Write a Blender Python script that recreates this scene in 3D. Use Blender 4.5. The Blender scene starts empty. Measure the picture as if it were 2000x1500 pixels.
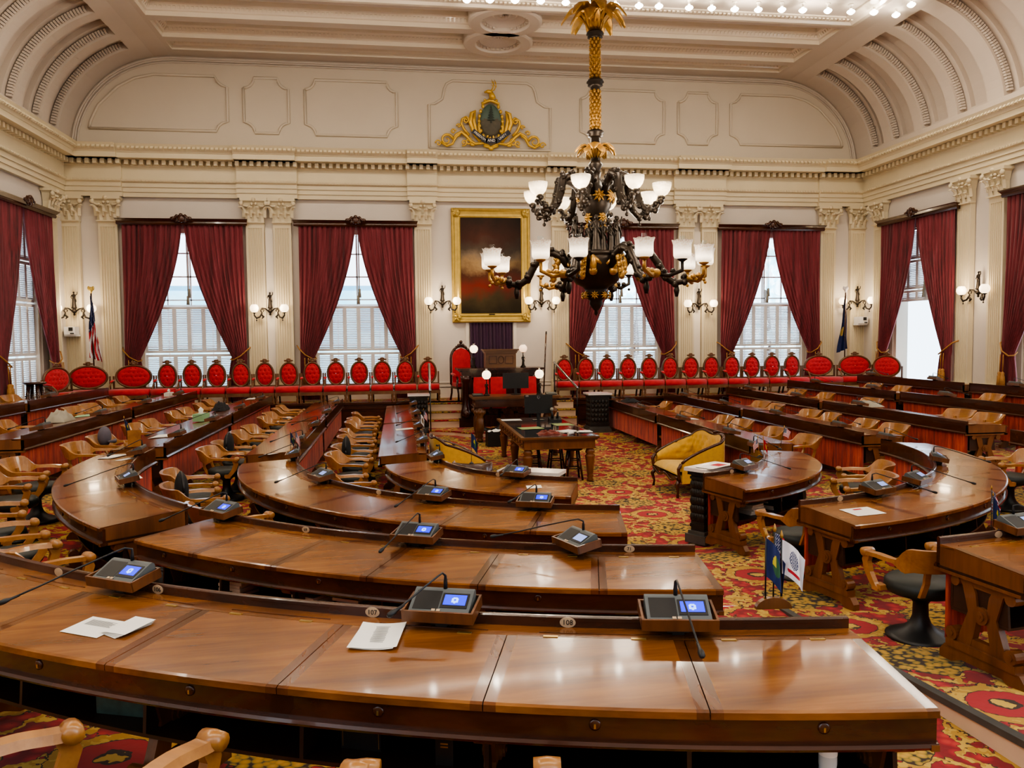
import bpy, math, random
from mathutils import Vector, Matrix
rnd = random.Random(7)
S = bpy.context.scene
C = S.collection
PI = math.pi
def R(a): return math.radians(a)
sin, cos = math.sin, math.cos

# ------------------------------------------------------------------ mesh builder
class MB:
    def __init__(s, smooth=False):
        s.v = []; s.f = []; s.m = []; s.s = []; s.mat = 0; s.smooth = smooth; s.T = None
    def add(s, vs, fs, mat=None):
        b = len(s.v)
        if s.T is not None: vs = [tuple(s.T @ Vector(p)) for p in vs]
        s.v += [tuple(p) for p in vs]
        for f in fs: s.f.append(tuple(i + b for i in f))
        s.m += [s.mat if mat is None else mat] * len(fs); s.s += [s.smooth] * len(fs)
    def box(s, c, d, rz=0, rx=0, ry=0, mat=None):
        x, y, z = d[0] / 2, d[1] / 2, d[2] / 2
        vs = [Vector(p) for p in ((-x,-y,-z),(x,-y,-z),(x,y,-z),(-x,y,-z),(-x,-y,z),(x,-y,z),(x,y,z),(-x,y,z))]
        if rz or rx or ry:
            M = Matrix.Rotation(rz, 3, 'Z') @ Matrix.Rotation(ry, 3, 'Y') @ Matrix.Rotation(rx, 3, 'X')
            vs = [M @ p for p in vs]
        vs = [p + Vector(c) for p in vs]
        k = s.smooth; s.smooth = False
        s.add(vs, [(0,3,2,1),(4,5,6,7),(0,1,5,4),(1,2,6,5),(2,3,7,6),(3,0,4,7)], mat); s.smooth = k
    def loft(s, rings, closed=True, caps=True, loop=False, mat=None):
        n = len(rings[0]); vs = [p for r in rings for p in r]; fs = []
        m = len(rings)
        for i in range(m if loop else m - 1):
            a, b = i * n, ((i + 1) % m) * n
            for j in range(n if closed else n - 1):
                k = (j + 1) % n
                fs.append((a + j, a + k, b + k, b + j))
        if caps and closed and not loop:
            fs.append(tuple(reversed(range(n)))); fs.append(tuple(range((m - 1) * n, m * n)))
        s.add(vs, fs, mat)
    def lathe(s, prof, c=(0,0,0), n=16, a0=0, a1=2 * PI, mat=None, caps=True):
        full = abs(a1 - a0 - 2 * PI) < 1e-6
        k = n if full else n + 1
        rings = []
        for r, z in prof:
            rings.append([(c[0] + r * cos(a0 + (a1 - a0) * i / n), c[1] + r * sin(a0 + (a1 - a0) * i / n), c[2] + z) for i in range(k)])
        s.loft(rings, closed=full, caps=caps and full, mat=mat)
    def cyl(s, c, r, h, n=12, mat=None, r2=None): s.lathe([(r, 0), (r if r2 is None else r2, h)], c, n, mat=mat)
    def sphere(s, c, r, nu=10, nv=7, sc=(1,1,1), mat=None):
        k = s.smooth; s.smooth = True
        vs = [(c[0], c[1], c[2] - r * sc[2])]; fs = []
        for j in range(1, nv):
            t = -PI / 2 + PI * j / nv
            for i in range(nu):
                a = 2 * PI * i / nu
                vs.append((c[0] + r * sc[0] * cos(t) * cos(a), c[1] + r * sc[1] * cos(t) * sin(a), c[2] + r * sc[2] * sin(t)))
        vs.append((c[0], c[1], c[2] + r * sc[2])); L = len(vs) - 1
        for i in range(nu):
            fs.append((0, 1 + (i + 1) % nu, 1 + i)); b = 1 + (nv - 2) * nu
            fs.append((L, b + i, b + (i + 1) % nu))
            for j in range(nv - 2):
                p, q = 1 + j * nu, 1 + (j + 1) * nu
                fs.append((p + i, p + (i + 1) % nu, q + (i + 1) % nu, q + i))
        s.add(vs, fs, mat); s.smooth = k
    def tube(s, path, r, n=8, mat=None, sc=(1, 1), up=None):
        P = [Vector(p) for p in path]; rings = []
        u = Vector(up) if up else None
        for i, p in enumerate(P):
            t = (P[min(i + 1, len(P) - 1)] - P[max(i - 1, 0)])
            if t.length < 1e-9: t = Vector((0, 0, 1))
            t.normalize()
            if u is None: u = Vector((0, 0, 1)) if abs(t.z) < .9 else Vector((1, 0, 0))
            w = t.cross(u)
            if w.length < 1e-6: w = t.cross(Vector((.3, .9, .1)))
            w.normalize(); uu = w.cross(t).normalized()
            if not up: u = uu
            rr = r[i] if isinstance(r, (list, tuple)) else r
            rings.append([tuple(p + w * (rr * sc[0] * cos(2 * PI * k / n)) + uu * (rr * sc[1] * sin(2 * PI * k / n))) for k in range(n)])
        k = s.smooth; s.smooth = True; s.loft(rings, mat=mat); s.smooth = k
    def prism(s, poly, f, d0, d1, mat=None):
        """poly of (a,b); f(a,b,d) -> xyz"""
        s.loft([[f(a, b, d0) for a, b in poly], [f(a, b, d1) for a, b in poly]], mat=mat)
    def grid(s, nu, nv, f, mat=None, matf=None, twosided=False):
        vs = [f(i / nu, j / nv) for j in range(nv + 1) for i in range(nu + 1)]
        b = len(s.v); s.add(vs, [])
        for j in range(nv):
            for i in range(nu):
                a = b + j * (nu + 1) + i
                s.f.append((a, a + 1, a + nu + 2, a + nu + 1))
                s.m.append(matf((i + .5) / nu, (j + .5) / nv) if matf else (s.mat if mat is None else mat)); s.s.append(s.smooth)
    def build(s, name, mats, parent=None, loc=None):
        me = bpy.data.meshes.new(name)
        me.from_pydata(s.v, [], s.f)
        if not isinstance(mats, (list, tuple)): mats = [mats]
        for m in mats: me.materials.append(m)
        me.polygons.foreach_set('material_index', [min(i, len(mats) - 1) for i in s.m])
        me.polygons.foreach_set('use_smooth', s.s)
        me.update()
        o = bpy.data.objects.new(name, me); C.objects.link(o)
        if parent is not None: o.parent = parent
        if loc is not None: o.location = loc
        return o

def tag(o, label=None, cat=None, group=None, kind=None):
    if label: o['label'] = label
    if cat: o['category'] = cat
    if group: o['group'] = group
    if kind: o['kind'] = kind
    return o
def thing(name, label, cat, loc=(0, 0, 0), rz=0, group=None):
    o = bpy.data.objects.new(name, None); C.objects.link(o); o.empty_display_size = .1
    o.location = loc; o.rotation_euler = (0, 0, rz)
    return tag(o, label, cat, group)
def struct(o): return tag(o, kind='structure')
def sempty(name, loc=(0, 0, 0), rz=0):
    o = bpy.data.objects.new(name, None); C.objects.link(o); o.location = loc; o.rotation_euler = (0, 0, rz)
    return struct(o)
def dup(o, loc=None, rz=None, label=None, group=None, parent=None):
    c = o.copy(); C.objects.link(c)
    if parent is not None: c.parent = parent
    if loc is not None: c.location = loc
    if rz is not None: c.rotation_euler = (0, 0, rz)
    if label: c['label'] = label
    if group: c['group'] = group
    for ch in list(o.children): dup(ch, parent=c)
    return c
def text_mb(mb, txt, size, M, mat=0, extrude=.001, sx=1.0):
    cu = bpy.data.curves.new('t', 'FONT'); cu.body = txt; cu.size = size; cu.align_x = 'CENTER'; cu.align_y = 'CENTER'; cu.extrude = extrude
    cu.resolution_u = 3
    o = bpy.data.objects.new('t', cu); C.objects.link(o)
    dg = bpy.context.evaluated_depsgraph_get(); me = bpy.data.meshes.new_from_object(o.evaluated_get(dg))
    k = mb.T; mb.T = None
    mb.add([tuple(M @ Vector((v.co.x * sx, v.co.y, v.co.z))) for v in me.vertices], [tuple(p.vertices) for p in me.polygons], mat); mb.T = k
    bpy.data.objects.remove(o); bpy.data.meshes.remove(me)
ORD = ['first','second','third','fourth','fifth','sixth','seventh','eighth','ninth','tenth','eleventh','twelfth','thirteenth','fourteenth','fifteenth','sixteenth','seventeenth','eighteenth','nineteenth','twentieth']

# ------------------------------------------------------------------ materials
def lin(c):
    if isinstance(c, str): c = tuple(int(c[i:i + 2], 16) / 255 for i in (0, 2, 4))
    return tuple(((x / 12.92) if x <= .04045 else ((x + .055) / 1.055) ** 2.4) for x in c[:3]) + (1,)
class NT:
    def __init__(s, name):
        s.m = bpy.data.materials.new(name); s.m.use_nodes = True; s.t = s.m.node_tree; s.t.nodes.clear()
        s.out = s.n('ShaderNodeOutputMaterial')
    def n(s, t, **k):
        nd = s.t.nodes.new(t)
        for a, b in k.items(): setattr(nd, a, b)
        return nd
    def l(s, a, b): s.t.links.new(a, b)
    def math(s, op, a, b=None, c=None, clamp=False):
        nd = s.n('ShaderNodeMath', operation=op, use_clamp=clamp)
        for i, x in enumerate((a, b, c)):
            if x is None: continue
            if isinstance(x, (int, float)): nd.inputs[i].default_value = x
            else: s.l(x, nd.inputs[i])
        return nd.outputs[0]
    def mix(s, f, a, b):
        nd = s.n('ShaderNodeMix', data_type='RGBA')
        for i, x in ((0, f), (6, a), (7, b)):
            if isinstance(x, (int, float)): nd.inputs[i].default_value = x
            elif isinstance(x, tuple): nd.inputs[i].default_value = x
            else: s.l(x, nd.inputs[i])
        return nd.outputs[2]
    def coord(s, sc=(1,1,1), kind='Object'):
        tc = s.n('ShaderNodeTexCoord'); mp = s.n('ShaderNodeMapping'); mp.inputs['Scale'].default_value = sc
        s.l(tc.outputs[kind], mp.inputs['Vector']); return mp.outputs[0]
    def noise(s, vec, scale=5, detail=3, rough=.55, dist=0):
        nd = s.n('ShaderNodeTexNoise'); s.l(vec, nd.inputs['Vector']); nd.inputs['Scale'].default_value = scale
        nd.inputs['Detail'].default_value = detail; nd.inputs['Roughness'].default_value = rough; nd.inputs['Distortion'].default_value = dist
        return nd.outputs['Fac']
    def ramp(s, f, stops):
        nd = s.n('ShaderNodeValToRGB'); s.l(f, nd.inputs[0]); e = nd.color_ramp.elements
        while len(e) < len(stops): e.new(.5)
        for i, (p, c) in enumerate(stops): e[i].position = p; e[i].color = c
        return nd.outputs[0]
    def bsdf(s, col, rough=.5, metal=0, bump=None, bstr=.3, bdist=.01, coat=0, sheen=0, spec=.5):
        b = s.n('ShaderNodeBsdfPrincipled')
        if isinstance(col, tuple): b.inputs['Base Color'].default_value = col
        else: s.l(col, b.inputs['Base Color'])
        if isinstance(rough, (int, float)): b.inputs['Roughness'].default_value = rough
        else: s.l(rough, b.inputs['Roughness'])
        b.inputs['Metallic'].default_value = metal; b.inputs['Coat Weight'].default_value = coat; b.inputs['Coat Roughness'].default_value = .06
        b.inputs['Sheen Weight'].default_value = sheen; b.inputs['Specular IOR Level'].default_value = spec
        if bump is not None:
            bn = s.n('ShaderNodeBump'); bn.inputs['Strength'].default_value = bstr; bn.inputs['Distance'].default_value = bdist
            s.l(bump, bn.inputs['Height']); s.l(bn.outputs[0], b.inputs['Normal'])
        s.l(b.outputs[0], s.out.inputs[0]); return b
def plain(name, col, rough=.5, metal=0, var=.12, nscale=6, bstr=0, coat=0, sheen=0, stretch=(1,1,1), spec=.5):
    k = NT(name); c = lin(col); v = k.coord(stretch)
    f = k.noise(v, nscale, 4)
    d = tuple(x * (1 - var) for x in c[:3]) + (1,); e = tuple(min(1, x * (1 + var)) for x in c[:3]) + (1,)
    k.bsdf(k.ramp(f, [(.3, d), (.7, e)]), rough, metal, f if bstr else None, bstr, .01, coat, sheen, spec); return k.m
def wood(name, dark, mid, light, axis='X', rough=.22, coat=.35, fine=26, spec=.5):
    k = NT(name)
    sc = {'X': (.9, 9, 9), 'Y': (9, .9, 9), 'Z': (9, 9, .9)}[axis]
    v = k.coord(sc)
    a = k.noise(v, 1.1, 4, .5, .15); b = k.noise(v, fine / 4, 3, .5)
    big = k.noise(k.coord((1.6, 1.6, 1.6)), 1.1, 2)
    f = k.math('ADD', k.math('MULTIPLY', a, .62), k.math('MULTIPLY', b, .2)); f = k.math('ADD', f, k.math('MULTIPLY', k.math('SUBTRACT', big, .5), .5))
    col = k.ramp(f, [(.14, lin(dark)), (.42, lin(mid)), (.72, lin(light))])
    k.bsdf(col, rough, 0, b, .06, .004, coat, spec=spec); return k.m
def emit(name, col, st):
    k = NT(name); e = k.n('ShaderNodeEmission'); e.inputs[0].default_value = lin(col); e.inputs[1].default_value = st
    k.l(e.outputs[0], k.out.inputs[0]); return k.m
def glow(name, col, st, base=None):
    k = NT(name); b = k.bsdf(lin(base or col), .35); b.inputs['Emission Color'].default_value = lin(col); b.inputs['Emission Strength'].default_value = st; return k.m

def shade_mat(name, col, stops):
    k = NT(name); tc = k.n('ShaderNodeTexCoord'); sp = k.n('ShaderNodeSeparateXYZ'); k.l(tc.outputs['Generated'], sp.inputs[0])
    mx = max(v for _, v in stops); f = k.ramp(sp.outputs[2], [(p, (v / mx,) * 3 + (1,)) for p, v in stops])
    n = k.noise(k.coord((60, 60, 60)), 1, 2); b = k.bsdf(k.ramp(n, [(.42, lin('b9aa9c')), (.55, lin('efe8e0'))]), .4)
    b.inputs['Emission Color'].default_value = lin(col); k.l(k.math('MULTIPLY', f, mx), b.inputs['Emission Strength']); return k.m
M = {}
M['wood'] = wood('mahogany_x', '482711', '7d4c20', 'a36d36', 'X', .24, .18, spec=.4)
M['woodY'] = wood('mahogany_y', '40200f', '6e3c1c', '90592c', 'Y', .2)
M['band'] = wood('mahogany_band', '37200f', '603619', '7d4a24', 'Y', .2)
M['dwood'] = wood('dark_mahogany', '220f07', '42200f', '593018', 'X', .26)
M['dwoodY'] = wood('dark_mahogany_y', '220f07', '42200f', '593018', 'Y', .26)
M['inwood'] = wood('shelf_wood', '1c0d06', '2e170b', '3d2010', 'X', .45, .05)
M['leg'] = wood('walnut_leg', '3f220f', '6c4120', '84552d', 'Z', .35, .15)
M['oak'] = wood('chair_oak', '7a4d24', 'a5713a', 'c08c52', 'X', .3, .3)
M['benchwood'] = wood('bench_wood', '3d2414', '6a4528', '85603c', 'Z', .4, .1)
M['rostrum'] = wood('rostrum_wood', '1a0a06', '3a180d', '4f2414', 'Z', .25, .3)
M['podium'] = wood('podium_wood', '3d2110', '65401f', '7d5530', 'X', .35, .2)
M['black'] = plain('black_plastic', '17181a', .45, 0, .2)
M['console'] = plain('console_grey', '565b5c', .5, 0, .1)
M['iron'] = plain('black_iron', '1b1614', .35, .5, .3, 12)
M['bronze'] = plain('dark_bronze', '2c241d', .42, .65, .35, 14)
M['gold'] = plain('gilt', 'a37c3c', .38, .55, .35, 16)
M['oldgold'] = plain('old_gilt', '8f6a30', .42, .55, .35, 30)
M['emblemgold'] = plain('emblem_gilt', 'd9b04a', .4, .4, .15, 10)
M['goldleaf'] = plain('gold_frame', 'c9ad5e', .36, .5, .12, 8)
M['brass'] = plain('brass', 'b99a5a', .3, .9, .1)
M['plaque'] = plain('plaque_metal', 'c4ad90', .35, .3, .1)
M['seatblk'] = plain('dark_green_leather', '1c2422', .5, 0, .25, 9)
M['cushion'] = plain('black_fabric', '15161a', .85, 0, .2, 20)
M['cream'] = plain('cream_paint', 'd9ccae', .45, 0, .03, 2)
M['creamw'] = plain('white_paint', 'e6ddcf', .5, 0, .03, 2)
M['wallp'] = plain('wall_paint', 'd6cdc3', .6, 0, .03, 1.5)
M['lun'] = plain('lunette_paint', 'cdc2b2', .6, 0, .02, 1.2)
M['ceil'] = plain('ceiling_paint', 'c8bcb0', .5, 0, .02, 1.2)
M['ceilg'] = plain('ceiling_gloss', 'e2d6c4', .22, 0, .02, 1.2, coat=.3)
M['marble'] = plain('white_marble', 'e4dedb', .2, 0, .06, 3, coat=.2)
M['paper'] = plain('paper', 'eeebe4', .7, 0, .02)
M['white'] = plain('white_gloss', 'e9e9ea', .4, 0, .02)
M['steel'] = plain('polished_steel', 'b9bcc2', .2, 1, .05)
M['redvel'] = plain('red_velvet', 'c01826', .75, 0, .16, 10, .12, sheen=.3)
M['reddark'] = plain('red_button', '7a0a14', .8, 0, .1)
M['yellow'] = plain('gold_damask', 'cca136', .7, 0, .10, 14, .1, sheen=.3)
M['purple'] = plain('purple_velvet', '3a1238', .8, 0, .3, 5, sheen=.4, stretch=(6, 6, .3))
M['green'] = plain('green_card', '8fa36a', .7, 0, .06)
M['tgreen'] = plain('tissue_green', '8db789', .6, 0, .05)
M['curb'] = plain('pink_riser', 'd8bda4', .55, 0, .04)
M['slate'] = plain('carved_black', '25211e', .5, .2, .4, 22, .6)
M['marbled'] = plain('base_grey', '4a4a48', .5, 0, .2)
M['glasstop'] = plain('black_glass', '23262a', .08, 0, .1, coat=.6)
M['blue'] = plain('navy_cloth', '1b2a5c', .75, 0, .15, 12)
M['usred'] = plain('flag_red', 'b3202e', .7, 0, .1)
M['uswhite'] = plain('flag_white', 'e8e6ea', .7, 0, .03)
M['hat'] = plain('grey_felt', '5d5862', .9, 0, .1)
M['cap'] = plain('stone_cloth', '9c9788', .9, 0, .1)
M['amber'] = plain('tassel_gold', 'a0713a', .7, 0, .2, 20)
M['flower'] = plain('flower_yellow', '8f8a3a', .8, 0, .5, 40)
M['lilac'] = plain('lilac_wrap', '6d5a78', .6, 0, .2)
M['teal'] = plain('teal_card', '2c4a4a', .6, 0, .4, 18)
M['redleather'] = plain('red_brown_leather', '6e2418', .4, 0, .3, 12)
M['screen'] = glow('screen_blue', '0a24ea', 1.3)
M['screen2'] = glow('screen_emblem', '8fb8ff', 1.5)
M['screend'] = glow('screen_dim', '7f95d8', .7)
M['chrome_lamp'] = glow('globe_glow', 'ffdfae', 2.6, 'ffffff')
M['globe_d'] = glow('globe_soft', 'ffc996', 1.2, 'ffffff')
M['bowl'] = shade_mat('bowl_glow', 'ffe2b0', [(0, 1.6), (.45, 2.6), (1, .5)])
M['shade'] = shade_mat('shade_glow', 'ffe9c8', [(0, .9), (.3, 2.4), (.6, .7), (1, .12)])
M['flame'] = emit('lamp_core', 'fff2d0', 16)
M['bulb'] = emit('bulb_glow', 'fff4dc', 14)

def fabric_streak(name, c1, c2, c3, sc):
    k = NT(name); v = k.coord(sc); f = k.noise(v, 1.6, 5, .65)
    k.bsdf(k.ramp(f, [(.33, lin(c1)), (.5, lin(c2)), (.68, lin(c3))]), .7, 0, f, .2, .01, sheen=.2); return k.m
M['skirt'] = fabric_streak('skirt_moire', '6e1a16', 'b53c2c', 'da6a45', (9, 9, .9))
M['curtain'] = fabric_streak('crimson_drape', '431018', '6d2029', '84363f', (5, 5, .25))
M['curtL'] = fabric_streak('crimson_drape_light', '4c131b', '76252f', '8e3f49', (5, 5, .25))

def carpet():
    k = NT('carpet_pattern'); tc = k.n('ShaderNodeTexCoord'); sx = k.n('ShaderNodeSeparateXYZ'); k.l(tc.outputs['Object'], sx.inputs[0])
    P = 1.6
    X = k.math('DIVIDE', sx.outputs[0], P); Y = k.math('DIVIDE', sx.outputs[1], P)
    nz = k.noise(tc.outputs['Object'], 5, 3); nz2 = k.noise(tc.outputs['Object'], 15, 2); nb = k.noise(k.coord((1.3, 1, 1)), 2.3, 4, .6)
    def dist(ox, oy, ay=1.):
        a = k.math('SUBTRACT', k.math('FRACT', k.math('ADD', X, ox)), .5); b = k.math('SUBTRACT', k.math('FRACT', k.math('ADD', Y, oy)), .5)
        return k.math('SQRT', k.math('ADD', k.math('POWER', a, 2.), k.math('POWER', k.math('MULTIPLY', b, ay), 2.)))
    dA, dB, dC, dD = dist(0, 0), dist(.5, .5), dist(.5, 0), dist(0, .5)
    wob = k.math('MULTIPLY', k.math('SUBTRACT', nz, .5), .22); wob2 = k.math('MULTIPLY', k.math('SUBTRACT', nz2, .5), .10)
    vor = k.n('ShaderNodeTexVoronoi'); vor.inputs['Scale'].default_value = 21; k.l(tc.outputs['Object'], vor.inputs['Vector'])
    vo2 = k.n('ShaderNodeTexVoronoi'); vo2.inputs['Scale'].default_value = 11; k.l(tc.outputs['Object'], vo2.inputs['Vector'])
    red, lred, dred, gold, lgold, dk, olive = lin('a3212a'), lin('bb3a35'), lin('7f1822'), lin('b38a33'), lin('c9a64a'), lin('33241a'), lin('857a35')
    leaf = k.ramp(vo2.outputs['Distance'], [(.18, lred), (.4, red), (.62, dred)])
    fl = k.ramp(vor.outputs['Distance'], [(.0, lgold), (.45, gold), (.58, olive), (.68, dk)])
    def st(d, r, w): return k.math('LESS_THAN', k.math('ADD', d, w), r)
    band = k.math('LESS_THAN', k.math('ABSOLUTE', k.math('SUBTRACT', nb, .5)), .034)
    edge = k.math('LESS_THAN', k.math('ABSOLUTE', k.math('SUBTRACT', nb, .5)), .042)
    col = k.mix(edge, leaf, dk); col = k.mix(band, col, k.mix(k.math('GREATER_THAN', nz2, .5), gold, lgold))
    for d in (dC, dD):
        col = k.mix(st(d, .188, wob), col, dk); col = k.mix(st(d, .18, wob), col, fl)
    col = k.mix(st(dB, .168, wob2), col, dk); col = k.mix(st(dB, .16, wob2), col, k.mix(k.math('GREATER_THAN', nz2, .53), gold, lgold))
    col = k.mix(st(dB, .125, wob2), col, k.mix(k.math('LESS_THAN', k.math('ABSOLUTE', k.math('SUBTRACT', nz, .5)), .035), red, lgold))
    col = k.mix(st(dA, .192, wob2), col, dk); col = k.mix(st(dA, .184, wob2), col, k.mix(k.math('GREATER_THAN', nz2, .55), gold, lgold))
    col = k.mix(st(dA, .13, k.math('MULTIPLY', wob2, .4)), col, dk); col = k.mix(st(dA, .125, k.math('MULTIPLY', wob2, .4)), col, red)
    col = k.mix(st(dA, .052, k.math('MULTIPLY', wob2, .4)), col, dk); col = k.mix(st(dA, .036, wob2), col, lgold)
    col = k.mix(k.math('MULTIPLY', nz2, .2), col, (.05, .02, .01, 1))
    k.bsdf(col, .92, 0, nz2, .3, .005, sheen=.15, spec=.2); return k.m
M['carpet'] = carpet()

def glass():
    k = NT('window_glass'); t = k.n('ShaderNodeBsdfTransparent'); t.inputs[0].default_value = (.93, .97, 1, 1)
    g = k.n('ShaderNodeBsdfGlossy'); g.inputs['Roughness'].default_value = .02
    m = k.n('ShaderNodeMixShader'); m.inputs[0].default_value = .06
    k.l(t.outputs[0], m.inputs[1]); k.l(g.outputs[0], m.inputs[2]); k.l(m.outputs[0], k.out.inputs[0]); return k.m
M['glass'] = glass()
def painting():
    k = NT('dusk_painting'); tc = k.n('ShaderNodeTexCoord'); sp = k.n('ShaderNodeSeparateXYZ'); k.l(tc.outputs['Generated'], sp.inputs[0])
    n = k.noise(k.coord((1, 1, 1)), 1.8, 5, .6); z = k.math('ADD', sp.outputs[2], k.math('MULTIPLY', k.math('SUBTRACT', n, .5), .35))
    c = k.ramp(z, [(0, lin('2e2618')), (.14, lin('4d4129')), (.28, lin('7d2a20')), (.42, lin('5c3624')), (.52, lin('b3946a')), (.58, lin('8f7d6a')), (.66, lin('5c5046')), (.8, lin('54342a')), (1, lin('332822'))])
    x = k.math('ABSOLUTE', k.math('SUBTRACT', sp.outputs[0], .35)); c = k.mix(k.math('MULTIPLY', x, 1.1, clamp=True), c, lin('1a1613'))
    k.bsdf(c, .6, spec=.2); return k.m
M['painting'] = painting()
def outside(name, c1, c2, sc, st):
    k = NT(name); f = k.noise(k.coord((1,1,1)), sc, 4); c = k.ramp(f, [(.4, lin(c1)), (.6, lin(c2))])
    b = k.bsdf(c, .9); k.l(c, b.inputs['Emission Color']); b.inputs['Emission Strength'].default_value = st; return k.m  # own emission stands in for daylight falling on the outdoor surfaces
M['leafout'] = outside('leaves_daylight_glow', '9fd0dc', 'f2fbff', 2.2, 2.2)
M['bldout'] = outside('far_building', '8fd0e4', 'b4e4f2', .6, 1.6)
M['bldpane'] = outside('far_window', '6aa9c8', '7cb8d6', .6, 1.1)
# ------------------------------------------------------------------ room dimensions
W, D, YB = 11.0, 22.0, -3.0
CT = 9.75                       # flat ceiling
PLAT = .80                      # platform along the end wall
def zr(r):
    pts = [(0, 0), (1.9, 0), (2.6, .09), (3.9, .13), (4.7, .17), (6.2, .29), (8, .44), (9.7, .60), (14, .9)]
    for (a, x), (b, y) in zip(pts, pts[1:]):
        if r <= b: return x + (y - x) * (r - a) / (b - a)
    return .9
LC, RC = (0.0, 10.5), (0.2, 10.4)      # ring centres of the left and right desk blocks
def zf(x, y):
    c = LC if x < .1 else RC
    r = abs(x - c[0]) if y > c[1] else math.hypot(x - c[0], y - c[1])
    z = zr(r)
    if y > 16.5 and abs(x) < 2.6: z = max(z, min(.12, (y - 16.5) / 2 * .12))
    return z
AX0, AX1, AY = -.62, .52, 6.3
def za(y):
    return zf(.51, y) - max(0, (AY - y) * .052)

# ---- floor: raked carpet, lower centre aisle, platform
def build_floor():
    b = MB(True)
    def patch(x0, x1, y0, y1, f, st=.3):
        nx, ny = max(1, round((x1 - x0) / st)), max(1, round((y1 - y0) / st))
        b.grid(nx, ny, lambda u, v: (x0 + (x1 - x0) * u, y0 + (y1 - y0) * v, f(x0 + (x1 - x0) * u, y0 + (y1 - y0) * v)))
    patch(-W - .2, AX0, YB, 20.3, zf); patch(AX1, W + .2, YB, 20.3, zf)
    patch(AX0, AX1, AY, 20.3, zf); patch(AX0, AX1, YB, AY, lambda x, y: za(y))
    return struct(b.build('floor', M['carpet']))
build_floor()
b = MB(); b.mat = 0
ys = [YB + (AY - YB) * i / 16 for i in range(17)]
b.loft([[(AX1, y, za(y) - .01), (AX1, y, zf(AX1 + .01, y) - .005)] for y in ys], closed=False, caps=False)
b.loft([[(AX0, y, za(y) - .01), (AX0, y, zf(AX0 - .01, y) - .005)] for y in ys], closed=False, caps=False)
b.mat = 1
b.loft([[(AX1 - .012, y, zf(.6, y) - .03), (AX1 - .012, y, zf(.6, y) + .008), (AX1 + .05, y, zf(.6, y) + .008), (AX1 + .05, y, zf(.6, y) - .03)] for y in ys])
o = struct(b.build('trim_1', [M['curb'], M['marbled']]))

b = MB()                                     # platform body with panelled front, and the dais steps
SX = 1.88
b.mat = 0
b.box((0, 21.3, PLAT - .01), (2 * W, 1.9, .02))
b.box((0, 20.3, PLAT - .011), (2 * SX, .2, .02))
o = struct(b.build('floor_platform', M['carpet']))
b = MB()
for sgn in (-1, 1):
    x0, x1 = (SX, W) if sgn > 0 else (-W, -SX)
    b.box(((x0 + x1) / 2, 20.335, .4), (x1 - x0, .03, .8))
    b.box(((x0 + x1) / 2, 20.32, .82), (x1 - x0, .09, .05)); b.box(((x0 + x1) / 2, 20.31, .70), (x1 - x0, .04, .04))
    n = 8
    for i in range(n + 1): b.box((x0 + (x1 - x0) * i / n, 20.31, .4), (.08, .03, .6))
struct(b.build('wall_platform_front', M['dwood']))
b = MB()
for y, z in ((20.2, .80), (19.93, .60), (19.66, .42)):
    b.mat = 0; b.box((0, y + .3, z / 2 - .02), (2 * SX, .56, z - .02))
    b.mat = 1; b.box((0, y + .29, z - .015), (2 * SX, .60, .03))
cur = [(-SX, 19.75), (-SX, 19.15), (-1.65, 19.1), (-1.3, 18.9), (-1.08, 18.6), (-.9, 18.45), (.9, 18.45), (1.08, 18.6), (1.3, 18.9), (1.65, 19.1), (SX, 19.15), (SX, 19.75)]
b.prism(cur, lambda a, c, d: (a, c, d), 0, .20, 0); b.prism([(x * 1.01, y - .01) for x, y in cur], lambda a, c, d: (a, c, d), .20, .225, 1)
struct(b.build('trim_2', [M['curb'], M['carpet']]))

# ---- walls
WX = (-8.05, -3.65, 3.65, 8.05)
WZ0, WZ1, WHW = 1.05, 5.36, 1.22
def wall_boxes(b, length0, length1, ztop, holes, put):
    xs = length0
    for h0, h1 in holes:
        put(xs, h0, 0, ztop); put(h0, h1, 0, WZ0); put(h0, h1, WZ1, ztop); xs = h1
    put(xs, length1, 0, ztop)
b = MB()
wall_boxes(b, -W - .4, W + .4, 10.4, [(x - WHW, x + WHW) for x in WX], lambda a, c, z0, z1: b.box(((a + c) / 2, D + .2, (z0 + z1) / 2), (c - a, .4, z1 - z0)))
struct(b.build('wall_back', M['wallp']))
SWY = (14.6, 19.25)
for sgn, nm in ((-1, 'wall_left'), (1, 'wall_right')):
    b = MB()
    wall_boxes(b, YB, D, 7.5, [(y - WHW, y + WHW) for y in ((10.0, 14.6, 19.25) if sgn > 0 else (14.6, 19.25))], lambda a, c, z0, z1: b.box((sgn * (W + .2), (a + c) / 2, (z0 + z1) / 2), (.4, c - a, z1 - z0)))
    struct(b.build(nm, M['wallp']))

# lunette face and its arched beads
CX, CRX, CRZ, CZ0 = 8.2, 2.55, 2.4, 7.35
def arch(d, n=14):
    pts = []
    for i in range(n + 1):
        t = PI / 2 * i / n; pts.append((-CX - (CRX - d) * cos(t), CZ0 + (CRZ - d) * sin(t)))
    return pts + [(-x, z) for x, z in reversed(pts)]
b = MB(); a = arch(-.1)
b.prism(a, lambda x, z, d: (x, d, z), D - .03, D + .05); o = struct(b.build('wall_back_arch', M['lun']))
b = MB()
for d, r in ((.10, .025), (.16, .02), (.05, .03)): b.tube([(x, D - .05, z) for x, z in arch(d)], r, 6, up=(0, 1, 0))
struct(b.build('trim_3', M['ceil']))
def panel_outline(pts, nm):
    b = MB(); b.tube([(x, D - .045, z) for x, z in pts] + [(pts[0][0], D - .045, pts[0][1])], .036, 6, up=(0, 1, 0)); struct(b.build(nm, M['lun']))
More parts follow.
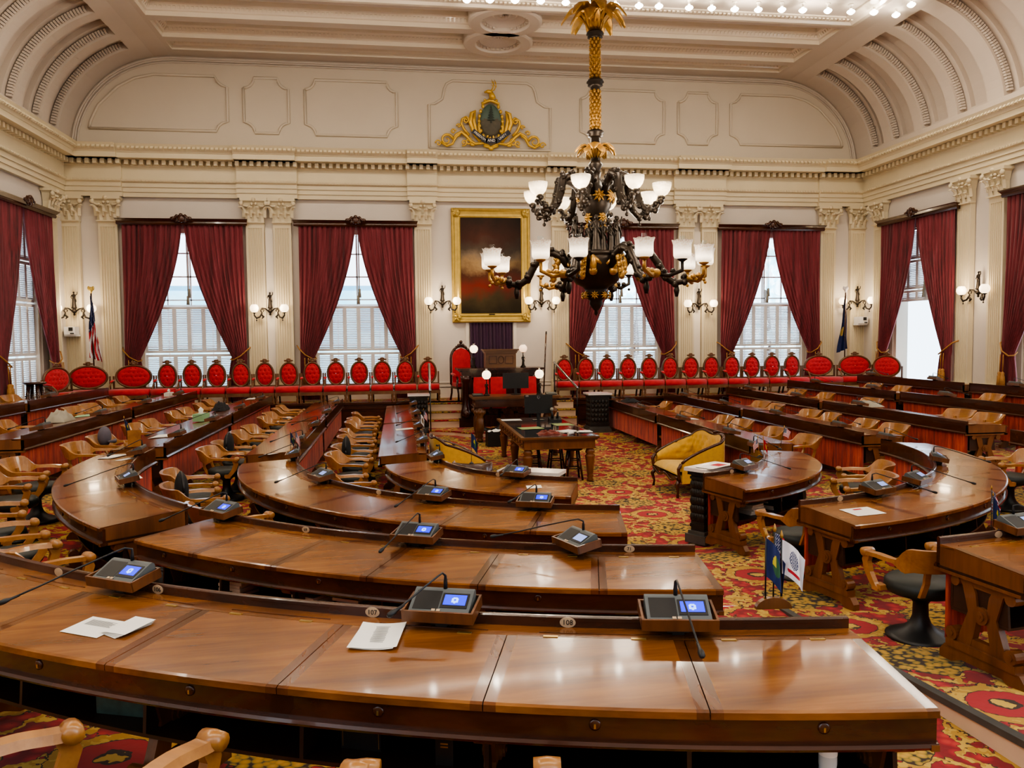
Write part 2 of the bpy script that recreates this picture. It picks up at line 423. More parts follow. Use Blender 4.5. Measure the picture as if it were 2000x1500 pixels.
def notched(x0, x1, z0, z1, q):
    P = []
    for cx, cz, a0 in ((x0, z1, 0), (x1, z1, -90), (x1, z0, -180), (x0, z0, -270)):
        for i in range(6):
            t = R(a0 - 90 * i / 5) if True else 0
            P.append((cx + q * cos(t), cz + q * sin(t)))
    # order each concave corner so the outline runs clockwise
    out = []
    for k in range(4):
        seg = P[k * 6:(k + 1) * 6]; out += list(reversed(seg)) if False else seg[::-1]
    return out
tn = 4
for x0, x1 in ((-6.47, -5.33), (5.33, 6.47)): panel_outline(notched(x0, x1, 7.85, 9.27, .27), 'trim_%d' % tn); tn += 1
for x0, x1 in ((-4.91, -2.52), (2.52, 4.91)): panel_outline(notched(x0, x1, 7.84, 9.27, .26), 'trim_%d' % tn); tn += 1
for s in (-1, 1):
    P = [(-10.29, 7.87), (-10.25, 8.04), (-10.05, 8.45), (-9.57, 8.93), (-9.15, 9.16), (-8.69, 9.27), (-7.18, 9.27), (-7.12, 9.14), (-7.02, 9.05), (-6.88, 9.0), (-6.88, 8.12), (-7.02, 8.08), (-7.12, 8.0), (-7.17, 7.87)]
    panel_outline([(x * -s, z) for x, z in P], 'trim_%d' % tn); tn += 1
panel_outline([(-1.66, 7.57), (-1.66, 8.72), (-1.5, 8.75), (-1.3, 8.88), (-1.24, 9.15), (-1.18, 9.28), (-1.02, 9.37), (1.02, 9.37), (1.18, 9.28), (1.24, 9.15), (1.3, 8.88), (1.5, 8.75), (1.66, 8.72), (1.66, 7.57)], 'trim_%d' % tn); tn += 1

# ---- entablature
ARCHI = [(.02, 6.14), (.12, 6.14), (.12, 6.26), (.15, 6.26), (.15, 6.38), (.18, 6.38), (.18, 6.49), (.24, 6.51), (.25, 6.57), (.14, 6.58), (.14, 6.88), (.17, 6.92), (.17, 7.05), (.40, 7.05), (.52, 7.05), (.52, 7.17), (.54, 7.18), (.55, 7.20), (.60, 7.28), (.66, 7.37), (.02, 7.40)]
def node(pt, k):
    d, z = pt
    return [(-W + d, YB, z), (-W + d, D - d, z), (W - d, D - d, z), (W - d, YB, z)][k]
b = MB(); b.loft([[node(p, k) for p in ARCHI] for k in range(4)], caps=False)
RES = [(-W, -9.5), (-6.68, -5.15), (-2.28, -1.48), (1.48, 2.28), (5.15, 6.68), (9.5, W)]
for x0, x1 in RES:
    b.loft([[(x, D - d - .09 if d > .1 else D - d, z) for d, z in ARCHI] for x in (x0, x1)])
def along(f, sp):
    n = int(2 * W / sp)
    for i in range(n):
        x = -W + .3 + (2 * W - .6) * (i + .5) / n
        e = .09 if any(a <= x <= c for a, c in RES) else 0
        f((x, D, 0), 0, e)
    for s in (-1, 1):
        n2 = int((D - 9) / sp)
        for i in range(n2): f((s * W, 9 + (D - 9.4) * (i + .5) / n2, 0), s, 0)
def dent(p, s, e):
    if s == 0: b.box((p[0], D - .25 - e, 6.985), (.095, .17, .115))
    else: b.box((s * (W - .25), p[1], 6.985), (.17, .095, .115))
def leaf(p, s, e):
    if s == 0: b.box((p[0], D - .615 - e, 7.285), (.07, .05, .10), rx=R(-35), rz=R(0))
    else: b.box((s * (W - .615), p[1], 7.285), (.05, .07, .10), ry=R(35 * s))
def bead(p, s, e):
    if s == 0: b.box((p[0], D - .25 - e, 6.54), (.035, .03, .03))
    else: b.box((s * (W - .25), p[1], 6.54), (.03, .035, .03))
along(dent, .185); along(leaf, .115); along(bead, .085)
struct(b.build('trim_cornice', M['cream']))

# ---- ceiling
b = MB(); b.mat = 0
COF = [(20.9, 21.47), (19.62, 20.62), (18.28, 19.32)]; HX = 8.08
PROF = [(0, CT), (0, CT + .10), (.05, CT + .11), (.07, CT + .13), (.12, CT + .22), (.16, CT + .24), (.16, CT + .34), (.2, CT + .36), (.2, CT + .42), (.3, CT + .44)]
def ceil_rect(x0, x1, y0, y1, z=CT): b.add([(x0, y0, z), (x0, y1, z), (x1, y1, z), (x1, y0, z)], [(0, 1, 2, 3)])
edges = [D] + [y for c in reversed([]) for y in c]
yy = D
for y0, y1 in COF: ceil_rect(-CX, CX, y1, yy); yy = y0
ceil_rect(-CX, CX, YB, yy)
for y0, y1 in COF:
    ceil_rect(-CX, -HX, y0, y1); ceil_rect(HX, CX, y0, y1)
    rings = [[(-HX + i, y0 + i, z), (HX - i, y0 + i, z), (HX - i, y1 - i, z), (-HX + i, y1 - i, z)] for i, z in PROF if i < (y1 - y0) / 2]
    b.mat = 1; b.loft(rings, caps=False); b.mat = 0; b.add(rings[-1], [(0, 1, 2, 3)])
    n = int(2 * HX / .1)
    b.mat = 1
    for i in range(n):
        x = -HX + .1 + (2 * HX - .2) * (i + .5) / n
        if abs(x) < .85 and y0 < 20.5: continue
        b.box((x, y1 - .085, CT + .17), (.05, .05, .07), rx=R(40)); b.box((x, y0 + .085, CT + .17), (.05, .05, .07), rx=R(-40))
    for i in range(int((y1 - y0) / .1)):
        for s in (-1, 1): b.box((s * (HX - .085), y0 + .1 + .1 * i, CT + .17), (.05, .05, .07), ry=R(-40 * s))
    b.mat = 0
# raised border band of the great centre panel
bx = [(8.2, 17.98), (-8.2, 17.98)]
b.mat = 1
BP = [(0, CT), (0, CT - .07), (.12, CT - .08), (.2, CT - .04), (.42, CT - .03), (.42, CT)]
b.loft([[(-8.2 + i, YB, z) for i, z in BP], [(-8.2 + i, 17.98 - i, z) for i, z in BP], [(8.2 - i, 17.98 - i, z) for i, z in BP], [(8.2 - i, YB, z) for i, z in BP]], closed=False, caps=False)
for i in range(160):
    x = -8 + 16 * (i + .5) / 160; b.box((x, 17.66, CT - .035), (.055, .09, .05))
b.mat = 0
for cy in (18.8, 20.12):
    b.lathe([(.86, CT + .3), (.86, CT - .03), (.80, CT - .05), (.58, CT - .05), (.56, CT), (.50, CT + .06), (.46, CT + .05), (.3, CT + .16), (.26, CT + .15), (.1, CT + .22), (0.01, CT + .22)], (0, cy, 0), 32, caps=False)
    for i in range(28): b.box((.51 * cos(2 * PI * i / 28), cy + .51 * sin(2 * PI * i / 28), CT + .03), (.05, .05, .05), rz=2 * PI * i / 28)
    for i in range(10): b.sphere((.12 * cos(2 * PI * i / 10), cy + .12 * sin(2 * PI * i / 10), CT + .18), .05, 6, 4)
# coves on both sides
BANDS = [(20.6, 21.2), (19.3, 20.25), (18.0, 18.98), (16.7, 17.68), (15.2, 16.2), (13.5, 14.6), (11.8, 12.9)]
def cove_depth(t, y):
    if not (7 < t < 71): return 0
    for y0, y1 in BANDS:
        if y0 < y < y1:
            return .32 if (y0 + .12 < y < y1 - .22 and 9 < t < 69) else .20
    return 0
e = 1e-4
ts = [0, 7 - e, 7 + e, 9 - e, 9 + e] + [9 + 60 * i / 16 for i in range(1, 16)] + [69 - e, 69 + e, 71 - e, 71 + e, 80, 90]
yl = [YB, 11]
for y0, y1 in sorted(BANDS): yl += [y0 - e, y0 + e, y0 + .12 - e, y0 + .12 + e, y1 - .22 - e, y1 - .22 + e, y1 - e, y1 + e]
yl += [D]
b.smooth = True
for s in (-1, 1):
    rows = []
    for y in yl:
        rows.append([(s * (CX + (CRX + cove_depth(t, y)) * cos(R(t))), y, CZ0 + (CRZ + cove_depth(t, y)) * sin(R(t))) for t in ts])
    b.smooth = False; b.loft(rows, closed=False, caps=False)
    for y0, y1 in BANDS[:6]:
        for i in range(40):
            t = R(9 + 59 * (i + .5) / 40); dd = .11
            b.box((s * (CX + (CRX + dd) * cos(t)), y1 - .05, CZ0 + (CRZ + dd) * sin(t)), (.11, .09, .05), ry=-s * t if s > 0 else t)
            b.box((s * (CX + (CRX + .25) * cos(t)), y1 - .16, CZ0 + (CRZ + .25) * sin(t)), (.05, .05, .045), ry=-s * t if s > 0 else t)
b.smooth = False
b.box((0, 9, CT + 1.1), (2 * W + 2, 26, .1)); 
for s in (-1, 1): b.box((s * (W + .7), 9, 8.9), (.1, 26, 4))
struct(b.build('ceiling', [M['ceil'], M['ceilg']]))

# ---- pilasters with fluted shafts and leafy capitals
def pil_shaft(b, w=.46, d=.13, z0=PLAT, z1=5.52):
    P = [(-w / 2, 0), (-w / 2, d)]
    n = 6; m = .045
    fw = (w - 2 * m) / n
    for i in range(n):
        x = -w / 2 + m + i * fw
        P += [(x + fw * .14, d), (x + fw * .28, d - .024), (x + fw * .72, d - .024), (x + fw * .86, d)]
    P += [(w / 2, d), (w / 2, 0)]
    rings = [[(x, -y, z) for x, y in P] for z in (z0 + .45, z1 - .15)]
    b.loft(rings)
    b.box((0, -d / 2, z1 - .07), (w, d, .16)); b.box((0, -d / 2 - .02, z0 + .40), (w + .05, d + .05, .12)); b.box((0, -d / 2 - .035, z0 + .17), (w + .10, d + .09, .36))
def pil_cap(b):
    z0 = 5.52
    b.loft([[(-w, 0, z), (-w, -d, z), (w, -d, z), (w, 0, z)] for w, d, z in ((.235, .135, z0), (.235, .14, z0 + .3), (.29, .19, z0 + .5), (.33, .23, z0 + .54))])
    b.box((0, -.12, z0 + .575), (.70, .26, .07)); b.box((0, -.11, z0 - .005), (.5, .18, .03))
    def leafp(x, zz, h, w, d, lean=0):
        rings = []
        for i, (f, g) in enumerate(((0, 0), (.35, .01), (.7, .03), (.92, .075), (1.0, .11), (.9, .13))):
            ww = w * (1 - .35 * f)
            xx = x + lean * g
            rings.append([(xx - ww, -d - g, zz + h * f), (xx, -d - g - .03, zz + h * f), (xx + ww, -d - g, zz + h * f), (xx, -d - g + .01, zz + h * f - .01)])
        b.loft(rings)
    for x in (-.17, 0, .17): leafp(x, z0 + .01, .22, .075, .14)
    for x, l in ((-.235, -.8), (-.085, 0), (.085, 0), (.235, .8)): leafp(x, z0 + .12, .27, .07, .145, l)
    for s in (-1, 1):
        P = [(s * (.12 + .2 * f + .035 * cos(f * 9)), -.2 - .06 * f, z0 + .36 + .14 * f + .03 * sin(f * 9)) for f in [i / 10 for i in range(11)]]
        b.tube(P, .028, 6); b.sphere((s * .315, -.26, z0 + .47), .06, 8, 6, (1, .8, 1)); b.sphere((s * .05, -.22, z0 + .46), .04, 6, 5)
    b.sphere((0, -.25, z0 + .57), .055, 8, 6)
bs, bc = MB(), MB()
pil_shaft(bs); pil_cap(bc)
proto = sempty('trim_%d' % tn, (-9.9, D - .02, 0)); tn += 1
bs.build('shaft', M['cream'], proto); bc.build('capital', M['cream'], proto)
for x in (-6.26, -5.57, -1.88, 1.9, 5.54, 6.23, 9.84, -10.82, 10.78):
    c = dup(proto, (x, D - .02, 0), 0); c.name = 'trim_%d' % tn; tn += 1
for y in (20.98, 17.55, 16.5, 12.8): c = dup(proto, (W - .02, y, 0), -PI / 2); c.name = 'trim_%d' % tn; tn += 1
for y in (20.98, 17.55, 16.5): c = dup(proto, (-W + .02, y, 0), PI / 2); c.name = 'trim_%d' % tn; tn += 1

# ---- baseboards, chair rail behind the dais
b = MB()
for z, d, h in ((PLAT + .14, .05, .28), (PLAT + .33, .07, .05), (PLAT + .42, .04, .03)):
    for x0, x1 in ((-W, -1.0), (1.0, W)): b.box(((x0 + x1) / 2, D - d / 2, z), (x1 - x0, d, h))
struct(b.build('baseboard_back', M['creamw']))
for s, n in ((-1, 'baseboard_left'), (1, 'baseboard_right')):
    b = MB()
    for y0, y1 in ((YB, 13.3), (15.9, 17.95), (20.55, D)): b.box((s * (W - .03), (y0 + y1) / 2, PLAT + .1), (.06, y1 - y0, .4))
    struct(b.build(n, M['creamw']))
b = MB()
for x in (-5.915, 5.885):
    b.box((x, D - .05, 3.4), (.2, .07, 3.9)); b.box((x, D - .03, 3.3), (.28, .03, 4.2))
struct(b.build('trim_recess_panel', M['creamw']))

# ---- windows: frame, sash bars, pane, louvred shutters
def make_window(n, loc, rz, shut='low', zb=WZ0):
    r = sempty('window_%d' % n, loc, rz)       # local: x along wall, y = outward depth, z up
    b = MB()
    for x in (-WHW + .06, WHW - .06): b.box((x, .2, (zb + WZ1) / 2), (.12, .34, WZ1 - zb))
    b.box((0, .2, WZ1 - .06), (2 * WHW, .34, .12)); b.box((0, .16, zb + .03), (2 * WHW, .42, .06))
    b.build('window_frame', M['creamw'], r)
    b = MB()
    zs = 3.35 if shut == 'high' else zb
    for x in (-.56, -.03, .03, .56): b.box((x, .3, (zs + WZ1) / 2), (.035, .05, WZ1 - zs))
    for i in range(1, 7):
        if zb + (WZ1 - zb) * i / 7 > zs: b.box((0, .3, zb + (WZ1 - zb) * i / 7), (2 * WHW, .05, .035))
    b.box((0, .3, 3.35), (2 * WHW, .08, .07))
    b.build('sash', M['white'], r)
    b = MB(); b.add([(-WHW, .33, zb), (WHW, .33, zb), (WHW, .33, WZ1), (-WHW, .33, WZ1)], [(0, 1, 2, 3)]); b.build('pane', M['glass'], r)
    rows = {'low': [(zb + .05, 2.08), (2.12, 3.33)], 'all': [(zb + .05, 2.08), (2.12, 3.33), (3.37, 4.3), (4.33, WZ1 - .1)], 'high': [(3.30, 3.6), (3.62, 4.4), (4.42, WZ1 - .1)]}[shut]
    nc = 6; cw = (2 * WHW - .24) / nc
    for z0, z1 in rows:
        for c in range(nc):
            x0 = -WHW + .12 + cw * c
            b = MB()
            for x in (x0 + .025, x0 + cw - .025): b.box((x, .12, (z0 + z1) / 2), (.05, .035, z1 - z0))
            for z in (z0 + .035, z1 - .035): b.box((x0 + cw / 2, .12, z), (cw, .034, .07))
            k = int((z1 - z0 - .14) / .048)
            for i in range(k): b.box((x0 + cw / 2, .12, z0 + .07 + .048 * (i + .5)), (cw - .1, .052, .007), rx=R(-40))
            b.build('shutter', M['white'], r)
    return r
wn = 1
for x in WX: make_window(wn, (x, D, 0), 0); wn += 1
make_window(wn, (W, 19.25, 0), -PI / 2, 'high'); wn += 1
make_window(wn, (W, 14.6, 0), -PI / 2, 'high'); wn += 1
make_window(wn, (-W, 19.25, 0), PI / 2, 'all'); wn += 1
make_window(wn, (-W, 14.6, 0), PI / 2, 'all'); wn += 1

# ---- curtains
def make_panel(s, mat, name='curtain_panel'):
    """one gathered panel; s=-1 hangs on the left (outer edge at -x). local origin at window centre on the wall plane."""
    r = thing(name, 'x', 'curtain')
    NZ, NU = 40, 90
    zt, zk, zb = 5.44, 1.98, .83
    def xin(z):
        if z >= zk:
            f = (z - zk) / (zt - zk); return .03 + .97 * (1 - f) ** 1.55 * 1.14 if f < .97 else .02
        f = (zk - z) / (zk - zb); return 1.12 - .12 * sin(f * PI / 2)
    def xout(z):
        f = max(0, min(1, (zt - z) / (zt - zk))); return 1.49 + .03 * f
    def P(u, v):
        z = zb + (zt - zb) * v
        a, c = xout(z), xin(z)
        f = 1 - max(0, min(1, (z - zk) / (zt - zk)))
        x = a + (c - a) * u
        wv = sin(u * 2 * PI * 11 + .7 * sin(z * 1.3)) * .5 + sin(u * 2 * PI * 23 + 1) * .25
        amp = .05 - .012 * f
        sag = .10 * f * (1 - u) * u * 4 if z > zk else .05
        return (s * x, -.20 - amp * wv - sag * .6 - .03 * f, z)
    b = MB(True); b.grid(NU, NZ, P); b.build('drape', mat, r)
    b = MB(True)
    b.tube([(s * 1.62, -.06, 2.28), (s * 1.55, -.26, 2.2), (s * 1.38, -.36, 2.03), (s * 1.18, -.36, 1.92), (s * 1.10, -.28, 1.93), (s * 1.16, -.16, 2.0)], .017, 8)
    tb = b.build('tieback', M['amber'], r)
    b = MB(True)
    for dx in (0, .09):
        b.tube([(s * (1.3 + dx), -.38, 1.95), (s * (1.3 + dx), -.39, 1.55)], .012, 5)
        b.lathe([(.012, 0), (.045, -.03), (.035, -.08), (.05, -.1), (.065, -.38), (.05, -.38)], (s * (1.3 + dx), -.39, 1.57), 10)
    b.build('tassel', M['amber'], r)
    return r
def make_valance():
    r = thing('curtain_cornice', 'x', 'curtain cornice')
    b = MB()
    pr = [(0, 5.42), (.26, 5.42), (.28, 5.46), (.27, 5.50), (.33, 5.55), (.36, 5.57), (0, 5.57)]
    b.loft([[(-1.53 - d * .3, -d, z) for d, z in pr], [(1.53 + d * .3, -d, z) for d, z in pr]]); b.build('moulding', M['dwood'], r)
    b = MB(True)
    b.sphere((0, -.36, 5.56), .10, 10, 8, (1, .6, 1)); b.sphere((0, -.37, 5.65), .055, 8, 6)
    for s in (-1, 1):
        b.tube([(s * (.06 + .04 * i), -.36, 5.62 - .012 * i + .03 * sin(i * 1.6)) for i in range(6)], [.04, .045, .04, .032, .026, .02], 6)
        b.sphere((s * .2, -.36, 5.57), .05, 6, 5, (1.4, .6, 1)); b.sphere((s * .1, -.36, 5.52), .05, 6, 5, (1, .6, 1))
    b.build('carved_crest', M['dwood'], r)
    return r
def make_cord():
    r = thing('blind_cord', 'x', 'cord'); b = MB(True)
    b.tube([(.0, .05, 5.3), (.01, .04, 3.6)], .008, 5); b.tube([(.05, .05, 5.3), (.05, .04, 3.75)], .008, 5); b.build('cord', M['cap'], r)
    b = MB(True)
    for x, z in ((.01, 3.6), (.05, 3.78)): b.lathe([(.01, .02), (.035, 0), (.03, -.05), (.045, -.22), (.02, -.22)], (x, .04, z), 8)
    b.build('tassel', M['cap'], r)
    return r
WN = [('the leftmost window of the end wall', (-8.05, D, 0), 0), ('the end wall window left of the portrait', (-3.65, D, 0), 0), ('the end wall window behind the chandelier', (3.65, D, 0), 0), ('the rightmost window of the end wall', (8.05, D, 0), 0),
      ('the right wall window by the corner', (W, 19.25, 0), -PI / 2), ('the right wall window at the picture edge', (W, 14.6, 0), -PI / 2), ('the left wall window by the corner', (-W, 19.25, 0), PI / 2)]
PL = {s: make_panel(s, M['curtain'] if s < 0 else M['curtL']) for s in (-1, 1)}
VAL = make_valance(); CORD = make_cord()
for i, (nm, loc, rz) in enumerate(WN):
    for s in (-1, 1):
        o = PL[s] if i == 0 else dup(PL[s]); o.location = loc; o.rotation_euler = (0, 0, rz)
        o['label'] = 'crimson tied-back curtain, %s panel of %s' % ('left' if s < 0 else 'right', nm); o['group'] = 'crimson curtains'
    o = VAL if i == 0 else dup(VAL); o.location = loc; o.rotation_euler = (0, 0, rz); o['label'] = 'dark carved wooden curtain cornice over ' + nm; o['group'] = 'curtain cornices'
    if i < 5:
        o = CORD if i == 0 else dup(CORD); o.location = loc; o.rotation_euler = (0, 0, rz); o['label'] = 'tasselled blind cords hanging in ' + nm; o['group'] = 'blind cords'
# ------------------------------------------------------------------ legislators' desks
class Ring:
    def __init__(s, c, sgn, r): s.c, s.sgn, s.r = c, sgn, r
    def at(s, a, u):                                  # a = arc length measured from the aisle side, at the rail
        ph = a / s.r; n = (s.sgn * sin(ph), -cos(ph)); return (s.c[0] + n[0] * (s.r + u), s.c[1] + n[1] * (s.r + u))
    def ang(s, a): return s.sgn * (a / s.r)           # z rotation of an item that faces outwards from the ring
    def rz(s, a): return s.sgn * a / s.r
class Wing:
    def __init__(s, x, sgn): s.x, s.sgn = x, sgn
    def at(s, a, u): return (s.x + s.sgn * u, a)
    def rz(s, a): return s.sgn * PI / 2
RT = .80
def desk(path, a0, a1, zfl, seats, label, group, axis, lock=False, plaques=(), thick=False, trest=None, groove=True):
    mid = path.at((a0 + a1) / 2, .35); root = thing('legislator_desk', label, 'desk', (mid[0], mid[1], zfl), 0, group)
    arc = isinstance(path, Ring); L = a1 - a0
    def sweep(b, poly, s0, s1, mat=None, n=None):
        n = n or (max(1, int((s1 - s0) / .09)) if arc else 1)
        rings = []
        for i in range(n + 1):
            s = s0 + (s1 - s0) * i / n
            rings.append([(lambda p: (p[0] - mid[0], p[1] - mid[1], z))(path.at(s, u)) for u, z in poly])
        flip = (path.sgn > 0) if arc else (path.sgn < 0)
        if flip: rings = rings[::-1]
        b.loft(rings, mat=mat)
    wd = M['wood'] if axis == 'X' else M['woodY']; dk = M['dwood'] if axis == 'X' else M['dwoodY']
    b = MB()
    sweep(b, [(0, .615), (0, .795), (.006, RT), (.022, RT), (.028, .795), (.028, .615)], a0, a1 - 0)
    sweep(b, [(-.022, .595), (-.022, .61), (-.008, .625), (.03, .625), (.03, .595)], a0, a1)
    b.build('rail', dk, root)
    b = MB()
    sweep(b, [(.028, .735), (.028, .754), (.14, .754), (.14, .735)], a0, a1)
    if groove: 
        k = len(seats)
        for i in range(k):
            s0 = a0 + L * (i + .12) / k; s1 = a0 + L * (i + .82) / k
            sweep(b, [(.095, .7535), (.095, .757), (.102, .757), (.102, .7535)], s0, s1, 1)
    b.build('ledge', [wd, M['band']], root)
    k = len(seats); fw = L / k
    for i in range(k):
        g = .002
        s0, s1 = a0 + fw * i + g, a0 + fw * (i + 1) - g
        bw = .04
        P = [(.143, .732), (.143, .754), (.688, .722), (.70, .716), (.70, .692)]
        b = MB()
        sweep(b, P, s0, s0 + bw, 1, 1); sweep(b, P, s0 + bw, s1 - bw, 0); sweep(b, P, s1 - bw, s1, 1, 1)
        for t in (.25, .75):                           # hinges
            sweep(b, [(.132, .752), (.132, .7565), (.15, .7565), (.15, .752)], s0 + (s1 - s0) * t - .03, s0 + (s1 - s0) * t + .03, 2, 1)
        b.build('lid', [wd, M['band'], M['brass']], root)
    b = MB()
    sweep(b, [(.655, .60), (.655, .705), (.678, .705), (.678, .60)], a0, a1)
    sweep(b, [(.64, .575), (.64, .60), (.695, .60), (.70, .588), (.69, .575)], a0, a1)
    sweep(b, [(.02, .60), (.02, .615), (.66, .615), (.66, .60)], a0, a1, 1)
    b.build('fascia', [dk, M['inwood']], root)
    for i in range(k):                                 # lock escutcheons
        s = a0 + fw * (i + .5); p = path.at(s, .68); T = Matrix.Translation((p[0] - mid[0], p[1] - mid[1], .655)) @ Matrix.Rotation(path.rz(s), 4, 'Z')
        b = MB(True); b.T = T
        b.lathe([(.001, -.004), (.021, -.004), (.021, .002), (.014, .005)], n=14); b.v = [tuple(T @ Matrix.Rotation(R(90), 4, 'X') @ (T.inverted() @ Vector(v))) for v in b.v]
        b.box((0, -.006, -.004), (.007, .004, .016), mat=1)
        if lock: b.build('lock', [M['dwood'], M['brass']], root)
    for s in (a0, a1):
        b = MB(); e = .022 if s == a0 else -.022
        sweep(b, [(.0, .60), (.0, .735), (.14, .75), (.66, .715), (.66, .60)], min(s, s + e), max(s, s + e), 0, 1)
        sweep(b, [(-.02, .575), (-.02, .597), (.70, .597), (.70, .575)], min(s, s + e * 1.2), max(s, s + e * 1.2), 0, 1)
        b.build('end_panel', M['leg'], root)
    b = MB(True)                                       # pleated skirt
    n = int(L / .028); rings = [[], []]
    rng = random.Random(int(a0 * 100) + int(zfl * 977))
    for i in range(n + 1):
        s = a0 + .03 + (L - .06) * i / n; w = .012 * (i % 2) + .006 * rng.random()
        for q, z in ((0, .60), (1, .13)):
            p = path.at(s, .045 + w * (1 + .4 * q)); rings[q].append((p[0] - mid[0], p[1] - mid[1], z))
    b.loft(rings, closed=False, caps=False); b.build('skirt', M['skirt'], root)
    b = MB()
    sweep(b, [(.09, .335), (.09, .352), (.52, .352), (.52, .335)], a0 + .04, a1 - .04)
    for i in range(k + 1):
        s = a0 + .05 + (L - .1) * i / k
        sweep(b, [(.1, .352), (.1, .60), (.5, .60), (.52, .352)], s - .008, s + .008, 0, 1)
    sweep(b, [(.085, .352), (.085, .60), (.1, .60), (.1, .352)], a0 + .04, a1 - .04)
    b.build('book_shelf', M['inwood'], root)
    for i in (trest if trest is not None else range(0, k + 1, 2)):
        s = a0 + .05 + (L - .1) * i / k
        trestle(path, s, mid, root)
    for t, txt in plaques:
        s = a0 + t; p = path.at(s, .0285); b = MB()
        T = Matrix.Translation((p[0] - mid[0], p[1] - mid[1], .776)) @ Matrix.Rotation(path.rz(s), 4, 'Z') @ Matrix.Rotation(R(90), 4, 'X')
        b.T = T; b.lathe([(.001, 0), (.034, 0), (.034, .003), (.001, .0045)], n=18); b.v = [tuple(T @ (Matrix.Diagonal((1, .66, 1, 1)) @ (T.inverted() @ Vector(v)))) for v in b.v]; b.T = None
        if txt: text_mb(b, txt, .031, T @ Matrix.Translation((0, 0, .0048)), 1)
        o = b.build('number_plate', [M['plaque'], M['black']], root)
        if txt: tag(o, 'oval plate numbered ' + txt)
    return root
def trestle(path, s, mid, root):
    p0 = path.at(s, 0); p1 = path.at(s, 1); nx, ny = p1[0] - p0[0], p1[1] - p0[1]; tx, ty = -ny, nx
    def f(a, c, d): return (p0[0] + nx * a + tx * d - mid[0], p0[1] + ny * a + ty * d - mid[1], c)
    b = MB(); w = .03
    b.prism([(.02, .0), (.02, .05), (.06, .10), (.62, .10), (.66, .05), (.66, 0), (.56, 0), (.5, .035), (.2, .035), (.12, 0)], f, -w, w)
    b.prism([(.08, .10), (.08, .15), (.60, .15), (.60, .10)], f, -w - .012, w + .012)
    def stile(pts):
        b.prism(pts, f, -.024, .024)
    stile([(.15, .15), (.235, .37), (.19, .53), (.14, .575), (.25, .575), (.29, .50), (.31, .37), (.28, .22), (.26, .15)])
    stile([(.53, .15), (.445, .37), (.49, .53), (.54, .575), (.43, .575), (.39, .50), (.37, .37), (.40, .22), (.42, .15)])
    b.prism([(.24, .32), (.24, .42), (.44, .42), (.44, .32)], f, -.022, .022)
    b.prism([(.18, .15), (.20, .2), (.48, .2), (.50, .15)], f, -.022, .022); b.prism([(.2, .53), (.16, .58), (.52, .58), (.48, .53)], f, -.022, .022)
    def disc(a, c, r, t):
        n = 14; b.smooth = False
        b.loft([[f(a + rr * cos(2 * PI * i / n), c + rr * sin(2 * PI * i / n), d) for i in range(n)] for rr, d in ((r, -t), (r, t))])
    disc(.34, .37, .055, .036); disc(.34, .37, .032, .045); disc(.34, .37, .012, .05)
    disc(.12, .19, .045, .04); disc(.56, .19, .045, .04); disc(.14, .545, .035, .036); disc(.55, .54, .04, .036)
    disc(.12, .19, .02, .047); disc(.56, .19, .02, .047)
    b.build('trestle_leg', M['leg'], root)

# rows, from the well outwards: rail radius and floor height
RR = {4: 2.10, 3: 3.87, 2: 5.67, 1: 7.44, 0: 9.2}
ZF = {4: .09, 3: .16, 2: .28, 1: .43, 0: .58}
RNAME = {4: 'innermost', 3: 'second', 2: 'third', 1: 'fourth', 0: 'outermost'}
LW = {k: Wing(-r, -1) for k, r in {4: 2.2, 3: 3.97, 2: 5.67, 1: 7.42, 0: 9.2}.items()}
RW = {k: Wing(r, 1) for k, r in {4: 2.5, 3: 4.28, 2: 6.0, 1: 7.72, 0: 9.3}.items()}
LR = {k: Ring(LC, -1, r) for k, r in RR.items()}
RG = {k: Ring(RC, 1, r) for k, r in RR.items()}
RG[4].r = 1.98
def arcspan(ring, gap, p0=None, p1=None):
    a0 = ring.r * (math.asin(gap / (ring.r + .3)) if p0 is None else R(p0)); return a0, ring.r * R(p1)
def seats_for(L): return range(max(1, round(L / .72)))
DG = 'curved and straight legislators desks'
DESKS = {}
def add_ring(side, k, p0, p1, label, **kw):
    ring = (LR if side == 'L' else RG)[k]
    a0, a1 = arcspan(ring, .76 if side == 'L' else {4: .66, 3: .76, 2: .76}.get(k, .62), p0, p1)
    L = a1 - a0; DESKS[(side, k, 'ring' if p0 is None else 'outer')] = (ring, a0, a1)
    return desk(ring, a0, a1, ZF[k], kw.pop('seats', None) or range(max(2, round(L * (1 + .35 / ring.r) / .72))), label, DG, 'X', **kw)
add_ring('L', 4, None, 86, 'small quarter-circle wooden desk nearest the table, left of the aisle', plaques=[(.95, '')], lock=True)
add_ring('L', 3, None, 88, 'long quarter-circle wooden desk, second from the table, left of the aisle', plaques=[(1.83, ''), (2.4, ''), (3.3, '')], lock=True)
add_ring('L', 2, None, 45, 'curved wooden desk with plates 70 and 71, left of the aisle', plaques=[(.42, '71'), (1.95, '70'), (2.75, '69'), (3.75, '')], lock=True, seats=range(6))
add_ring('L', 2, 50, 91, 'short curved wooden desk with a mitred end at the left, beside the armchairs', lock=True)
add_ring('L', 1, None, 44, 'nearest curved wooden desk with plates 106 to 108 in the foreground', plaques=[(1.18, '108'), (2.05, '107'), (3.22, '106'), (3.95, '')], lock=True, seats=range(7))
add_ring('L', 1, 50, 80, 'curved wooden desk cut by the left picture edge')
add_ring('R', 4, None, 88, 'small curved wooden desk holding two flags, right of the yellow settee', plaques=[(.42, '')], lock=True)
add_ring('R', 3, None, 88, 'large curved wooden desk with a lone certificate, right of the aisle', plaques=[(.45, '')], lock=True)
add_ring('R', 2, None, 40, 'wooden desk at the right picture edge with a swivel armchair before it', plaques=[(.5, '')], lock=True)
